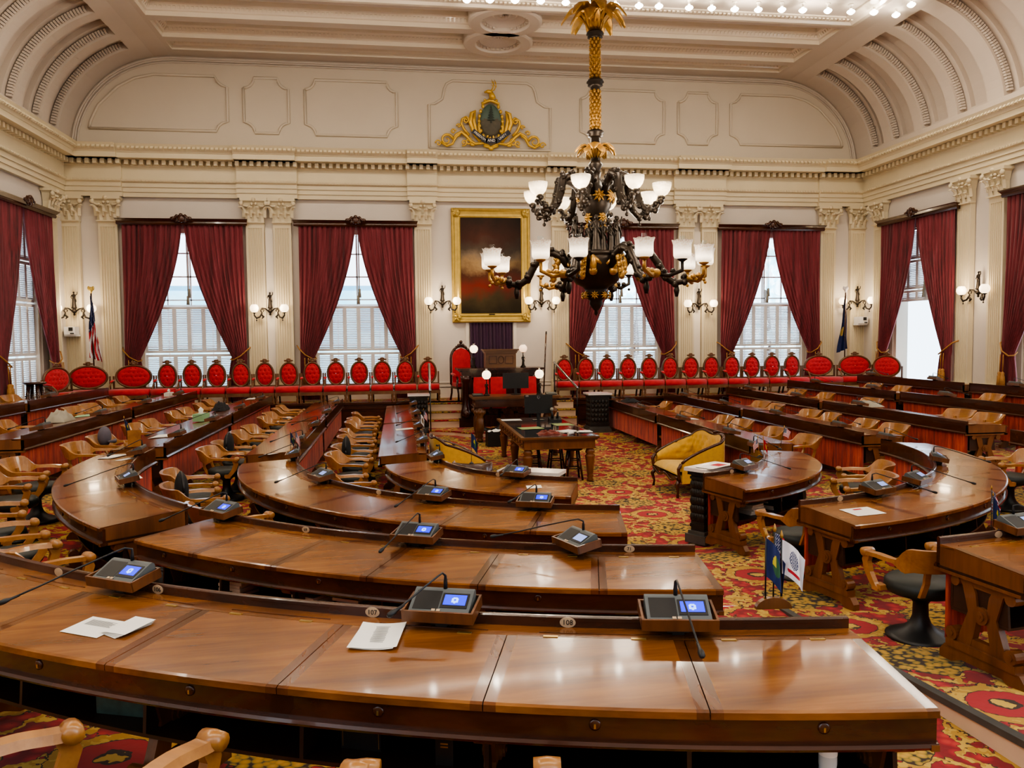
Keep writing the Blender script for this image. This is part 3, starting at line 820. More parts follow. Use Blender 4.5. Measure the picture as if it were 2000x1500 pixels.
add_ring('R', 2, 47, 86, 'curved wooden desk behind the large curved desk, at the right picture edge')
for side, WG in (('L', LW), ('R', RW)):
    sd = 'left' if side == 'L' else 'right'
    for k in (4, 3, 2, 1, 0):
        for a0, a1, w in ((11.05, 15.25, 'nearer'), (15.42, 20.1, 'farther')):
            if w == 'farther' and k == 0: a1 = 19.4
            if side == 'L' and k == 4 and w == 'farther': a1 = 19.45
            if side == 'R' and k <= 1 and w == 'nearer' and k == 0: a0 = 12.6
            DESKS[(side, k, w)] = (WG[k], a0, a1)
            desk(WG[k], a0, a1, ZF[k], range(6), '%s straight desk with red skirt in the %s row %s of the well' % (w, {4: 'first', 3: 'second', 2: 'third', 1: 'fourth', 0: 'fifth'}[k], sd), DG, 'Y', groove=False, trest=(0, 2, 4, 6))
# ------------------------------------------------------------------ picture point -> place helper (camera of the photograph)
_y, _p, _r = R(8.0793), R(3.2906), R(-.5798)
_f = Vector((sin(_y) * cos(_p), cos(_y) * cos(_p), -sin(_p))); _rt = Vector((cos(_y), -sin(_y), 0)); _u = _rt.cross(_f)
_rt, _u = _rt * cos(_r) + _u * sin(_r), _u * cos(_r) - _rt * sin(_r); _C = Vector((-2.593, 0, 2.42))
def ray(x, y): return _f + _rt * ((x - 1000) / 1557.7) + _u * ((750 - y) / 1557.7)
def at(x, y, z): d = ray(x, y); return _C + d * ((z - 2.42) / d.z)
def aty(x, y, Y): d = ray(x, y); return _C + d * (Y / d.y)
def surf(path, zfl, x, y, eps=.0015):
    u = (math.hypot(x - path.c[0], y - path.c[1]) - path.r) if isinstance(path, Ring) else abs(x - path.x)
    return zfl + (.754 if u < .143 else .754 - .032 * (u - .143) / .545) + eps

# ------------------------------------------------------------------ swivel armchairs
def make_chair():
    r = thing('swivel_armchair', 'x', 'chair')
    b = MB(True)
    b.lathe([(.001, .36), (.2, .36), (.235, .375), (.25, .41), (.245, .455), (.22, .48), (.1, .492), (.001, .494)], n=24); b.build('seat', M['seatblk'], r)
    b = MB(True)
    b.lathe([(.001, 0), (.23, 0), (.235, .02), (.2, .035), (.12, .07), (.075, .12), (.055, .18), (.052, .28), (.07, .31), (.12, .345), (.13, .36), (.001, .36)], n=20); b.build('pedestal', M['black'], r)
    def sm(x): x = max(0, min(1, x)); return x * x * (3 - 2 * x)
    rings = []
    N = 44
    for i in range(N + 1):
        t = -1 + 2 * i / N; a = abs(t); s = 1 if t > 0 else -1
        if a > .52:
            f = (a - .52) / .48; x, y = s * (.275 + .012 * sin(f * PI)), -.1 + .33 * f; nx, ny = s, 0
        else:
            q = PI / 2 * (a / .52); x, y = s * (.30 * sin(q) ** .75 if q > 0 else 0) * .92, -.1 - .2 * cos(q) ** .8 if a < .519 else -.1
            nx, ny = s * sin(q), -cos(q)
        h = .032 + .155 * (1 - sm((a - .36) / .2)); top = .675 + .125 * (1 - sm((a - .33) / .2)) - .012 * sm((a - .75) / .2)
        wd = .022 + .016 * sm((a - .5) / .15); ln = .10 * (1 - sm((a - .3) / .3))
        L = math.hypot(nx, ny) or 1; nx, ny = nx / L, ny / L
        def P(d, z): e = ln * (z - (top - h)) / max(h, .1) * .6; return (x + nx * (d + e), y + ny * (d + e), z)
        rings.append([P(-wd, top - h), P(wd, top - h), P(wd, top), P(-wd * .6, top)])
    b = MB(); b.loft(rings)
    for s in (-1, 1): b.smooth = True; b.T = Matrix.Translation((s * .277, .225, .648)) @ Matrix.Rotation(R(90), 4, 'Y'); b.lathe([(.001, -.042), (.034, -.042), (.038, 0), (.034, .042), (.001, .042)], n=12); b.T = None
    b.build('back_rail', M['oak'], r)
    for s in (-1, 1):
        b = MB(); C0 = [(.2, .645), (.225, .58), (.20, .5), (.15, .43), (.11, .39), (.11, .37)]
        b.loft([[(s * .285 - .018, y - .035, z), (s * .285 + .018, y - .035, z), (s * .285 + .018, y + .03, z), (s * .285 - .018, y + .03, z)] for y, z in C0]); b.box((s * .26, .1, .40), (.06, .08, .04))
        b.build('arm_post', M['oak'], r)
    for x in (-.16, .16):
        b = MB(); b.loft([[(x - .022, y - .012, z), (x + .022, y - .012, z), (x + .022, y + .012, z), (x - .022, y + .012, z)] for y, z in ((-.2, .40), (-.245, .52), (-.262, .66))])
        b.build('back_post', M['oak'], r)
    return r
CH = make_chair()
for _o in CH.children:
    for _v in _o.data.vertices: _v.co.z *= .92
_first = [True]
def inview(x, y, z, m=25):
    d = Vector((x, y, z)) - _C; q = d.dot(_f)
    if q < .3: return False
    return -m < 1000 + 1557.7 * d.dot(_rt) / q < 2000 + m and -m < 750 - 1557.7 * d.dot(_u) / q < 1500 + m
def chair(x, y, rz, label, group='wooden swivel armchairs', must=False):
    z = zf(x, y)
    if not must and not inview(x, y, z + .75) and not inview(x, y, z + .5): return None
    if _first[0]: _first[0] = False; o = CH; o.location = (x, y, z); o.rotation_euler = (0, 0, rz); o['label'] = label; o['group'] = group; return o
    return dup(CH, (x, y, z), rz, label, group)
def arm_chair(px, py, rz, label, must=True):           # placed by the front scroll of its left arm
    z = 1.14
    for _ in range(4): q = at(px, py, z); z = zf(q.x, q.y) + .63
    return chair(q.x - (-.277 * cos(rz) - .225 * sin(rz)), q.y - (-.277 * sin(rz) + .225 * cos(rz)), rz, label, must=True)
def pad(x, y, rz, kind, label):
    z = zf(x, y)
    if kind == 'cushion':
        r = thing('back_cushion', label, 'cushion', (x, y, z), rz); b = MB(True)
        b.sphere((0, -.17, .68), .19, 14, 10, (1, .36, 1)); b.build('pad', M['cushion'], r)
        b = MB(True); b.tube([(.19 * cos(t), -.17 + .0 * t, .68 + .19 * sin(t)) for t in [i * PI / 10 for i in range(21)]], .012, 6); b.build('piping', M['black'], r)
    return r
lw = {4: (-3.24, [11.25, 12.1, 13.3, 14.2, 15.6, 16.3, 17.5]), 3: (-5.0, [11.6, 12.3, 13.65, 14.5, 16.15, 17.0, 18.1, 18.8]), 2: (-6.7, [11.4, 12.3, 13.85, 14.6, 16.2, 17.0, 18.2, 19.2]), 1: (-8.45, [13.35, 15.9, 16.65, 17.7, 18.7]), 0: (-10.22, [13.9, 16.5, 17.4])}
PLC = {4: 'innermost', 3: 'second', 2: 'third', 1: 'fourth', 0: 'outermost'}
for k, (x, ys_) in lw.items():
    for i, y in enumerate(ys_):
        chair(x + rnd.uniform(-.03, .03), y, -PI / 2 + R(rnd.uniform(-9, 9)), 'oak swivel armchair, %s from the front along the %s left straight desks' % (ORD[i], PLC[k]))
for k, x, ys_ in ((4, 3.53, [11.7, 12.8, 14.1, 14.9, 16.5, 17.2, 18.5]), (3, 5.31, [12.1, 12.9, 14.1, 14.8, 16.3, 17.0]), (2, 7.03, [12.1, 12.8, 15.5, 17.3, 18.6]), (1, 8.74, [14.2, 17.0, 18.1])):
    for i, y in enumerate(ys_):
        chair(x + rnd.uniform(-.03, .03), y, PI / 2 + R(rnd.uniform(-9, 9)), 'oak swivel armchair, %s from the front along the %s right straight desks' % (ORD[i], PLC[k]))
def ring_chair(ring, ph, extra, label, turn=0, rad=None):
    rr = rad or ring.r + 1.16; ph = R(ph); x = ring.c[0] + ring.sgn * sin(ph) * rr; y = ring.c[1] - cos(ph) * rr
    return chair(x, y, ring.sgn * ph + R(turn), label), x, y, ring.sgn * ph + R(turn)
ring_chair(LR[4], 78, 0, 'oak swivel armchair at the bend of the small left desk')
ring_chair(LR[3], 80, 0, 'oak swivel armchair just past the bend of the second left curved desk')
ring_chair(LR[3], 69, 0, 'oak swivel armchair with a flat black cushion beside the second left curved desk')
ring_chair(LR[3], 56, 0, 'oak swivel armchair behind the leftmost mic unit of the plate 69 desk', 8)
for i, (ph, l) in enumerate(((85, 'farthest'), (77.5, 'second farthest'), (64.5, 'third farthest'), (56, 'second nearest'))): ring_chair(LR[2], ph, 0, 'oak swivel armchair outside the short curved left desk, %s of its group' % l, -4)
ring_chair(LR[2], 47.5, 0, 'oak swivel armchair tucked beside the mitred desk end, front of its group', 0, 6.9)
arm_chair(140, 1428, R(-60), 'oak armchair cut by the bottom left corner, one arm showing', must=True)
arm_chair(415, 1440, R(-30), 'oak armchair at the bottom edge, left of the middle, one curved arm showing', must=True)
arm_chair(715, 1494, R(-8), 'oak armchair below the foreground desk, only its top tip in view', must=True)
chair(1.17, 7.06, R(14), 'oak swivel armchair under the small right desk, green seat showing beside the aisle')
ring_chair(RG[4], 50, 0, 'oak swivel armchair behind the small right desk, dark seat turned to the left', 25)
ring_chair(RG[4], 66, 0, 'oak swivel armchair behind the flags of the small right desk')
chair(1.13, 5.22, R(4), 'oak swivel armchair by the aisle in front of the desk at the right picture edge')
ring_chair(RG[3], 62, 0, 'oak swivel armchair nearest to the bend of the large right curved desk')
ring_chair(RG[3], 74, 0, 'oak swivel armchair past the bend of the large right curved desk')
ring_chair(RG[3], 48, 0, 'oak swivel armchair beside the flags at the right picture edge', -10)
c1 = [pad(-4.95, 12.3, -PI / 2, 'cushion', 'round black back cushion in the second chair of the second left row')]
pad(-3.22, 12.1, -PI / 2, 'cushion', 'round black back cushion in the second chair of the first left row')
_rr = LR[3]; _x = -sin(R(69)) * 5.03; _yy = 10.5 - cos(R(69)) * 5.03
pad(_x, _yy, -R(69), 'cushion', 'black back cushion in the chair beside the second left curved desk')

# ------------------------------------------------------------------ red oval-back bench seats along the platform
def make_bench(hw, hh, wide, nb):
    r = thing('tufted_seat', 'x', 'seat'); w = hw + .056; zc = .755
    def ell(a, c, t, y): return (a * cos(t), y, zc + c * sin(t))
    n = 32
    b = MB(True); rings = []
    for i in range(n):
        t = 2 * PI * i / n
        rings.append([ell(hw, hh, t, .16), ell(hw, hh, t, .115), ell(hw - .02, hh - .02, t, .10), ell(hw - .05, hh - .05, t, .115), ell(hw - .05, hh - .05, t, .16)])
    b.loft(rings, loop=True); b.build('back_frame', M['benchwood'], r)
    b = MB(True)
    b.sphere((0, .13, zc + hh + .015), .05, 8, 6, (1.1, .6, 1)); b.sphere((0, .13, zc + hh + .07), .035, 8, 6, (1.5, .6, .6))
    for s in (-1, 1): b.sphere((s * .065, .13, zc + hh + .03), .035, 8, 5, (1.5, .6, .7)); b.sphere((s * .03, .13, zc + hh + .055), .028, 6, 5)
    b.build('carved_crest', M['benchwood'], r)
    btn = []
    for j in range(-2, 3):
        for i in range(-nb, nb + 1):
            x = (i + (.5 if j % 2 == 0 else 0)) * .105; z = j * .105
            if (x / (hw - .05)) ** 2 + (z / (hh - .05)) ** 2 < .78: btn.append((x, z))
    b = MB(True)
    def P(u, v):
        rr, t = .02 + .98 * v, 2 * PI * u; x, z = (hw - .045) * rr * cos(t), (hh - .045) * rr * sin(t)
        d = .055 * math.sqrt(max(0, 1 - rr ** 2.2))
        for bx, bz in btn: d -= .026 * math.exp(-((x - bx) ** 2 + (z - bz) ** 2) / .0011)
        return (x, .125 - d, zc + z)
    b.grid(36, 12, P); b.mat = 1
    for bx, bz in btn:
        rr = math.sqrt((bx / (hw - .045)) ** 2 + (bz / (hh - .045)) ** 2); d = .055 * math.sqrt(max(0, 1 - rr ** 2.2)) - .02
        b.sphere((bx, .125 - d, zc + bz), .012, 6, 4, (1, .6, 1))
    b.build('tufted_cushion', [M['redvel'], M['reddark']], r)
    b = MB(True); P2 = [(-.36, .30), (-.378, .36), (-.365, .435), (-.2, .46), (.1, .45), (.1, .30)]
    b.loft([[(x, y, z) for y, z in P2] for x in (-w + .02, w - .02)]); b.build('seat_cushion', M['redvel'], r)
    b = MB(); b.box((0, -.345, .262), (2 * w, .04, .08)); b.box((0, .09, .262), (2 * w, .03, .08))
    for s in (-1, 1): b.box((s * (w - .015), -.12, .262), (.03, .42, .08))
    b.build('seat_apron', M['benchwood'], r)
    b = MB(); b.box((0, .13, .455), (2 * w, .03, .05)); 
    for s in (-1, 1): b.box((s * (w - .02), .13, .60), (.04, .03, .34))
    b.box((0, .13, .46), (.10, .03, .06)); b.build('back_stretcher', M['benchwood'], r)
    for s in (-1, 1):
        b = MB(True); b.lathe([(.02, 0), (.028, .02), (.02, .05), (.032, .12), (.022, .16), (.034, .2), (.03, .27)], (s * (w - .032), -.33, 0), 10); b.build('front_leg', M['benchwood'], r)
        b = MB(); b.loft([[(s * (w - .05) - .02, y - .02, z), (s * (w - .05) + .02, y - .02, z), (s * (w - .05) + .02, y + .02, z), (s * (w - .05) - .02, y + .02, z)] for y, z in ((.2, 0), (.12, .2), (.1, .34))]); b.build('rear_leg', M['dwood'], r)
    b = MB(True); wa = w - .034; b.tube([(-wa, .12, .64), (-wa, -.02, .63), (-wa, -.14, .60), (-wa, -.22, .54), (-wa, -.26, .46), (-wa, -.30, .40), (-wa, -.33, .27)], [.022, .022, .02, .018, .022, .026, .03], 8); b.build('arm_support', M['benchwood'], r)
    b = MB(True); b.tube([(-wa, .09, .665), (-wa, -.02, .66), (-wa, -.13, .635)], [.022, .032, .022], 8, sc=(1.2, .8)); b.build('arm_pad', M['redvel'], r)
    return r
BN = make_bench(.235, .315, False, 2); BW = make_bench(.44, .30, True, 4)
for side, sg in (('left', -1), ('right', 1)):
    for i in range(12):
        o = BN if (side == 'left' and i == 0) else dup(BN)
        o.location = (sg * (1.83 + .594 * i), 20.98, PLAT); o['label'] = 'red tufted oval-back seat, %s from the rostrum in the %s bench row' % (ORD[i], side); o['group'] = 'red oval-back bench seats'
    for i, (x, y, rz) in enumerate(((9.17, 20.98, 0), (10.16, 20.86, -14), (10.42, 19.98, -72))):
        o = BW if (side == 'left' and i == 0) else dup(BW)
        o.location = (sg * x, y, PLAT); o.rotation_euler = (0, 0, R(sg * rz)); o['label'] = 'wide red tufted oval-back seat, %s in the %s corner, counted from the narrow seats' % (ORD[i], side); o['group'] = 'wide red oval-back seats'

# ------------------------------------------------------------------ microphone units
def make_mic(tip=(0, -.46, .80), screen='screen', yaw=0):
    r = thing('conference_microphone', 'x', 'microphone unit')
    T = Matrix.Translation((0, 0, .80)) @ Matrix.Rotation(yaw, 4, 'Z')
    def mb(sm=False): b = MB(sm); b.T = T; return b
    b = mb(); tl = R(9)
    b.box((0, 0, .018), (.30, .175, .010), rx=tl)
    for y, h in ((-.085, .05), (.085, .05)): b.box((0, y * cos(tl), .03 + y * sin(tl)), (.312, .010, h), rx=tl)
    for x in (-.151, .151): b.box((x, 0, .03), (.010, .175, .05), rx=tl)
    b.build('wooden_tray', M['leg'], r)
    b = mb(); b.box((0, .0, -.012), (.09, .06, .045)); b.box((0, 0, -.03), (.05, .055, .029)); b.build('mounting_bracket', M['black'], r)
    prof = [(-.078, .022), (-.078, .030), (-.07, .036), (.045, .096), (.06, .099), (.073, .09), (.078, .06), (.078, .034)]
    b = mb(); b.loft([[(x * sc, y, z) for y, z in prof] for x, sc in ((-.132, 1), (.132, 1))])
    b.mat = 1; sl = math.atan2(.06, .115); b.box((-.062, -.0125, .0665), (.112, .108, .002), rx=sl)
    b.build('console', [M['console'], M['black']], r)
    b = mb(); c0 = Vector((.06, -.0125, .0672)); ux, uy, uz = Vector((1, 0, 0)), Vector((0, cos(sl), sin(sl))), Vector((0, -sin(sl), cos(sl)))
    b.box(c0, (.118, .085, .003), rx=sl); b.build('screen_bezel', M['black'], r)
    b = mb(); b.grid(20, 12, lambda u, v: tuple(c0 + uz * .0022 + ux * (u - .5) * .098 + uy * (v - .45) * .058), matf=lambda u, v: 1 if .0 < ((u - .5) * 1.7) ** 2 + ((v - .48) * 1.05) ** 2 < .085 and ((u - .5) * 1.7) ** 2 + ((v - .5)) ** 2 > .012 else 0)
    b.build('screen', [M[screen], M['screen2'] if screen == 'screen' else M[screen]], r)
    b = mb(); 
    for x in (-.022, .0): b.box((x, -.0685, .0425), (.016, .012, .003), rx=sl)
    b.build('button_labels', M['plaque'], r)
    base = T @ Vector((0, .055, .095)); top = T @ Vector((0, .055, .155)); tp = Vector(tip)
    d = tp - top
    P = [base, base + (top - base) * .5, top, top + Vector((0, 0, .02)) + d * .06, top + Vector((0, 0, .02)) + d * .16, top + d * .45 + Vector((0, 0, .014)), top + d * .75 + Vector((0, 0, .004)), tp]
    b = MB(True); b.tube(P, [.009, .009, .006, .0045, .0045, .0045, .0045, .005], 8); g = b.build('gooseneck', M['black'], r)
    dn = d.normalized(); b = MB(True); b.tube([tp - dn * .05, tp - dn * .01, tp, tp + dn * .012, tp + dn * .03, tp + dn * .038], [.006, .007, .011, .013, .012, .006], 8); b.build('microphone_head', M['black'], g)
    return r
MIC = {}
def mic(path, s, zfl, label, tip=(0, -.46), screen='screen', yaw=0, tz=.80):
    key = (tip, screen, yaw, tz); p = path.at(s, .066); loc = (p[0], p[1], zfl)
    if key not in MIC: MIC[key] = o = make_mic((tip[0], tip[1], tz), screen, yaw); o.location = loc; o.rotation_euler = (0, 0, path.rz(s)); tag(o, label, group='microphone units on the desks')
    else: o = dup(MIC[key], loc, path.rz(s), label, 'microphone units on the desks')
    return o
def ringpos(ring, px, py, z):
    p = at(px, py, z); return ring.r * math.atan2(abs(p.x - ring.c[0]), ring.c[1] - p.y)
r1, r2, r3, r4 = LR[1], LR[2], LR[3], LR[4]
mic(r1, ringpos(r1, 233, 1125, 1.27), .43, 'microphone unit on the foreground desk, leftmost, mic stretched far left', (-.28, -.40))
mic(r1, ringpos(r1, 866, 1180, 1.27), .43, 'microphone unit on the foreground desk between plates 107 and 108', (-.16, -.16), tz=.86)
mic(r1, ringpos(r1, 1320, 1190, 1.27), .43, 'microphone unit on the foreground desk right of plate 108, mic pointing down', (.02, -.42), tz=.845)
mic(r2, ringpos(r2, 445, 992, 1.12), .28, 'microphone unit on the third row desk, leftmost, left of plate 69', (-.22, -.34))
mic(r2, ringpos(r2, 836, 1028, 1.12), .28, 'microphone unit beside plate 70 with a lit blue screen', (-.10, -.30))
mic(r2, ringpos(r2, 1127, 1045, 1.12), .28, 'microphone unit turned sideways to the left, beside plate 71', (-.52, -.02), 'screend', -R(55), .86)
mic(r3, ringpos(r3, 622, 928, 1.0), .16, 'microphone unit at the left bend of the second row desk', (-.14, -.42), 'screend')
mic(r3, ringpos(r3, 855, 960, 1.0), .16, 'lit microphone unit at the middle of the second row curved desk', (-.10, -.40))
mic(r3, ringpos(r3, 1050, 972, 1.0), .16, 'lit microphone unit near the aisle end of the second row curved desk', (-.18, -.16), tz=.86)
mic(r3, ringpos(r3, 548, 886, 1.0), .16, 'microphone unit beside the small flags at the start of the second row bend', (-.1, -.40), 'screend')
mic(r4, ringpos(r4, 833, 890, .93), .09, 'dark microphone unit at the bend of the small left desk', (.05, .02), 'screend', tz=.97)
mic(r4, ringpos(r4, 1007, 920, .93), .09, 'lit microphone unit on the small left desk before the table', (-.04, -.22), tz=.84)
mic(r2, ringpos(r2, 258, 930, 1.12), .28, 'microphone unit on the short curved left desk, facing left', (-.1, -.5), 'screend')
mic(r2, ringpos(r2, 254, 880, 1.12), .28, 'microphone unit set before the wooden book stand', (.02, -.3), 'screend')
mic(RG[4], ringpos(RG[4], 1493, 912, .93), .09, 'microphone unit nearest the aisle on the small right desk', (.34, -.36), 'screend')
mic(RG[4], ringpos(RG[4], 1533, 868, .93), .09, 'microphone unit behind the flags on the small right desk', (.1, -.3), 'screend')
mic(RG[3], ringpos(RG[3], 1703, 950, 1.0), .16, 'microphone unit by the certificate on the large right desk', (.40, -.30), 'screend')
mic(RG[3], ringpos(RG[3], 1808, 935, 1.0), .16, 'microphone unit at the middle of the large right desk', (.30, -.40), 'screend')
mic(RG[3], ringpos(RG[3], 1845, 893, 1.0), .16, 'microphone unit at the bend of the large right desk', (.1, -.5), 'screend')
mic(RG[3], ringpos(RG[3], 1772, 852, 1.0), .16, 'microphone unit at the far end of the large right desk bend', (.0, -.4), 'screend')
mic(RG[2], RG[2].r * R(14), .28, 'microphone unit cut by the right picture edge', (.2, -.4), 'screend')
for sd, WG in (('left', LW), ('right', RW)):
    for k in (4, 3, 2, 1, 0):
        for i, y in enumerate((11.75, 13.9, 16.3, 18.7)):
            if k == 0 and (y < 13 or sd == 'left' and y > 18): continue
            if sd == 'right' and k >= 1 and y < 12 and k < 3: continue
            _q = WG[k].at(y, 0)
            if not inview(_q[0], _q[1], ZF[k] + .85): continue
            mic(WG[k], y + (.0 if k % 2 else .12), ZF[k], 'dark microphone unit, %s from the front along the %s %s straight desks' % (ORD[i], PLC[k], sd), (-.06 if i % 2 else .08, -.36), 'screend', tz=.83)
# ------------------------------------------------------------------ statuettes, lamps, sconces
def statuette(b, x, y, z, h, arm=0, rz=0, spread=1.):
    K = b.T; b.T = (K or Matrix.Identity(4)) @ Matrix.Translation((x, y, z)) @ Matrix.Rotation(rz, 4, 'Z') @ Matrix.Scale(h, 4); sm = b.smooth; b.smooth = True
    rings = []
    for zz, a, c in ((0, .15, .12), (.04, .14, .11), (.2, .115, .095), (.42, .10, .08), (.52, .105, .08), (.62, .085, .065), (.72, .11, .075), (.79, .12, .07), (.82, .085, .055), (.845, .035, .035), (.87, .032, .032)):
        rings.append([(a * (1 + .07 * sin(5 * t) * (zz < .6)) * cos(t), c * (1 + .1 * sin(7 * t) * (zz < .6)) * sin(t), zz) for t in [2 * PI * i / 14 for i in range(14)]])
    b.loft(rings); b.sphere((0, -.005, .93), .062, 10, 8, (.85, .95, 1.15)); b.sphere((0, .025, .955), .055, 8, 6)
    b.sphere((0, -.062, .925), .014, 5, 4)
    up = arm
    b.tube([(.105, 0, .79), (.16, -.03, .68), (.13, -.11, .60)] if not up else [(.105, 0, .79), (.18, -.02, .84), (.2, -.04, 1.0)], [.034, .027, .02], 7)
    b.tube([(-.105, 0, .79), (-.155, .0, .66), (-.12, -.08, .55)], [.034, .027, .02], 7)
    b.tube([(-.1, -.05, .76), (0, -.085, .66), (.1, -.07, .5), (.13, 0, .35)], [.02, .028, .03, .02], 6)
    b.T = K; b.smooth = sm
def globe_lamp(label, loc, arm=0, soft=False):
    r = thing('statuette_lamp', label, 'lamp', loc, 0, 'figure lamps on the rostrum and clerk desk')
    b = MB(True); b.lathe([(.001, 0), (.075, 0), (.07, .02), (.05, .03), (.055, .045), (.001, .045)], n=16); b.build('base', M['bronze'], r)
    b = MB(True); statuette(b, 0, 0, .045, .27, arm); b.tube([(0, .03, .2), (0, .03, .34), (0, 0, .36)], .009, 6); b.lathe([(.012, .355), (.04, .365), (.045, .375), (.012, .375)], n=12); b.build('figure', M['bronze'], r)
    b = MB(True); b.lathe([(.045, .375), (.085, .41), (.104, .46), (.098, .51), (.07, .55), (.045, .565)], n=20, caps=False); b.build('globe_shade', M['globe_d'] if soft else M['chrome_lamp'], r)
    b = MB(True); b.lathe([(.034, .56), (.036, .61), (.033, .612)], n=12, caps=False); b.build('chimney', M['glass'], r)
    return r
def make_sconce():
    r = thing('wall_sconce', 'x', 'wall lamp')
    b = MB(True); b.lathe([(.001, -.12), (.03, -.1), (.02, -.06), (.05, -.03), (.07, 0), (.05, .03), (.03, .05), (.06, .07), (.07, .09), (.001, .095)], (0, -.14, 0), 12); b.tube([(0, 0, 0), (0, -.14, 0)], .03, 8); b.build('stem', M['bronze'], r)
    b = MB(True); statuette(b, 0, -.14, .09, .40, 1); b.build('figure', M['bronze'], r)
    for s in (-1, 1):
        b = MB(True)
        P = [(s * .05, -.15, 0), (s * .12, -.17, .06), (s * .20, -.20, .07), (s * .23, -.22, .0), (s * .2, -.2, -.05), (s * .25, -.24, -.16), (s * .33, -.27, -.19), (s * .38, -.28, -.12), (s * .38, -.28, -.06)]
        b.tube(P, [.02, .018, .02, .02, .018, .022, .026, .02, .016], 8)
        b.tube([(s * .2, -.2, .05), (s * .15, -.19, .02), (s * .17, -.2, -.02)], .014, 6); b.tube([(s * .22, -.22, -.08), (s * .16, -.2, -.16), (s * .2, -.21, -.2)], [.02, .03, .015], 7)
        b.sphere((s * .33, -.27, -.25), .018, 6, 5); b.tube([(s * .33, -.27, -.19), (s * .33, -.27, -.24)], .006, 5); b.lathe([(.02, -.07), (.055, -.05), (.05, -.04)], (s * .38, -.28, 0), 10)
        a = b.build('arm', M['bronze'], r)
        b = MB(True); b.lathe([(.045, -.045), (.09, -.01), (.115, .045), (.11, .10), (.08, .15), (.055, .165)], (s * .38, -.28, 0), 18, caps=False); b.build('globe_shade', M['chrome_lamp'], a)
    return r
SC = make_sconce()
def wall_sconce(i, px, py, place, rz, label):
    p = place; o = SC if i == 0 else dup(SC); o.location = p; o.rotation_euler = (0, 0, rz); o['label'] = label; o['group'] = 'bronze two-globe wall sconces'
    l = light('POINT', Vector(p) + Matrix.Rotation(rz, 3, 'Z') @ Vector((0, -.55, .15)), 22, (1, .8, .55), .12)
def light(kind, loc, e, col=(1, .86, .68), r=.3, size=None, rot=None):
    l = bpy.data.lights.new('lamp', kind); l.energy = e; l.color = col
    if kind == 'POINT': l.shadow_soft_size = r
    if kind == 'AREA': l.shape = 'RECTANGLE'; l.size, l.size_y = size
    o = bpy.data.objects.new('lamp', l); C.objects.link(o); o.location = loc
    if rot: o.rotation_euler = rot
    return o
for i, (x, y, z, rz, lb) in enumerate(((-5.915, D - .09, 3.2, 0, 'two-globe bronze wall sconce between the pilasters of the two left windows'), (-1.38, D, 3.38, 0, 'two-globe bronze wall sconce left of the gilt framed painting'),
        (1.36, D, 3.38, 0, 'two-globe bronze wall sconce right of the gilt framed painting'), (5.885, D - .09, 3.28, 0, 'two-globe bronze wall sconce between the pilasters of the two right windows'),
        (-10.78, D - .16, 3.22, -.0 + R(22), 'two-globe bronze wall sconce in the left corner above the white box'), (10.78, D - .16, 3.34, R(-35), 'two-globe bronze wall sconce in the right corner above the white box'),
        (W, 17.02, 3.38, -PI / 2, 'two-globe bronze wall sconce on the right side wall'))):
    wall_sconce(i, 0, 0, (x, y, z), rz, lb)
for sg, z in ((-1, 2.72), (1, 2.84)):
    r = thing('camera_box', 'white wall camera box below the sconce in the %s corner' % ('left' if sg < 0 else 'right'), 'camera', (sg * 10.8, D - .16, z), 0, 'white camera boxes')
    b = MB(); b.box((0, -.15, 0), (.26, .3, .20)); b.box((0, -.12, -.12), (.30, .24, .05)); b.build('housing', M['white'], r)
    b = MB(); b.box((.03, -.305, .04), (.10, .01, .09)); b.box((.06, -.305, -.07), (.09, .01, .03)); b.build('lens', M['black'], r)

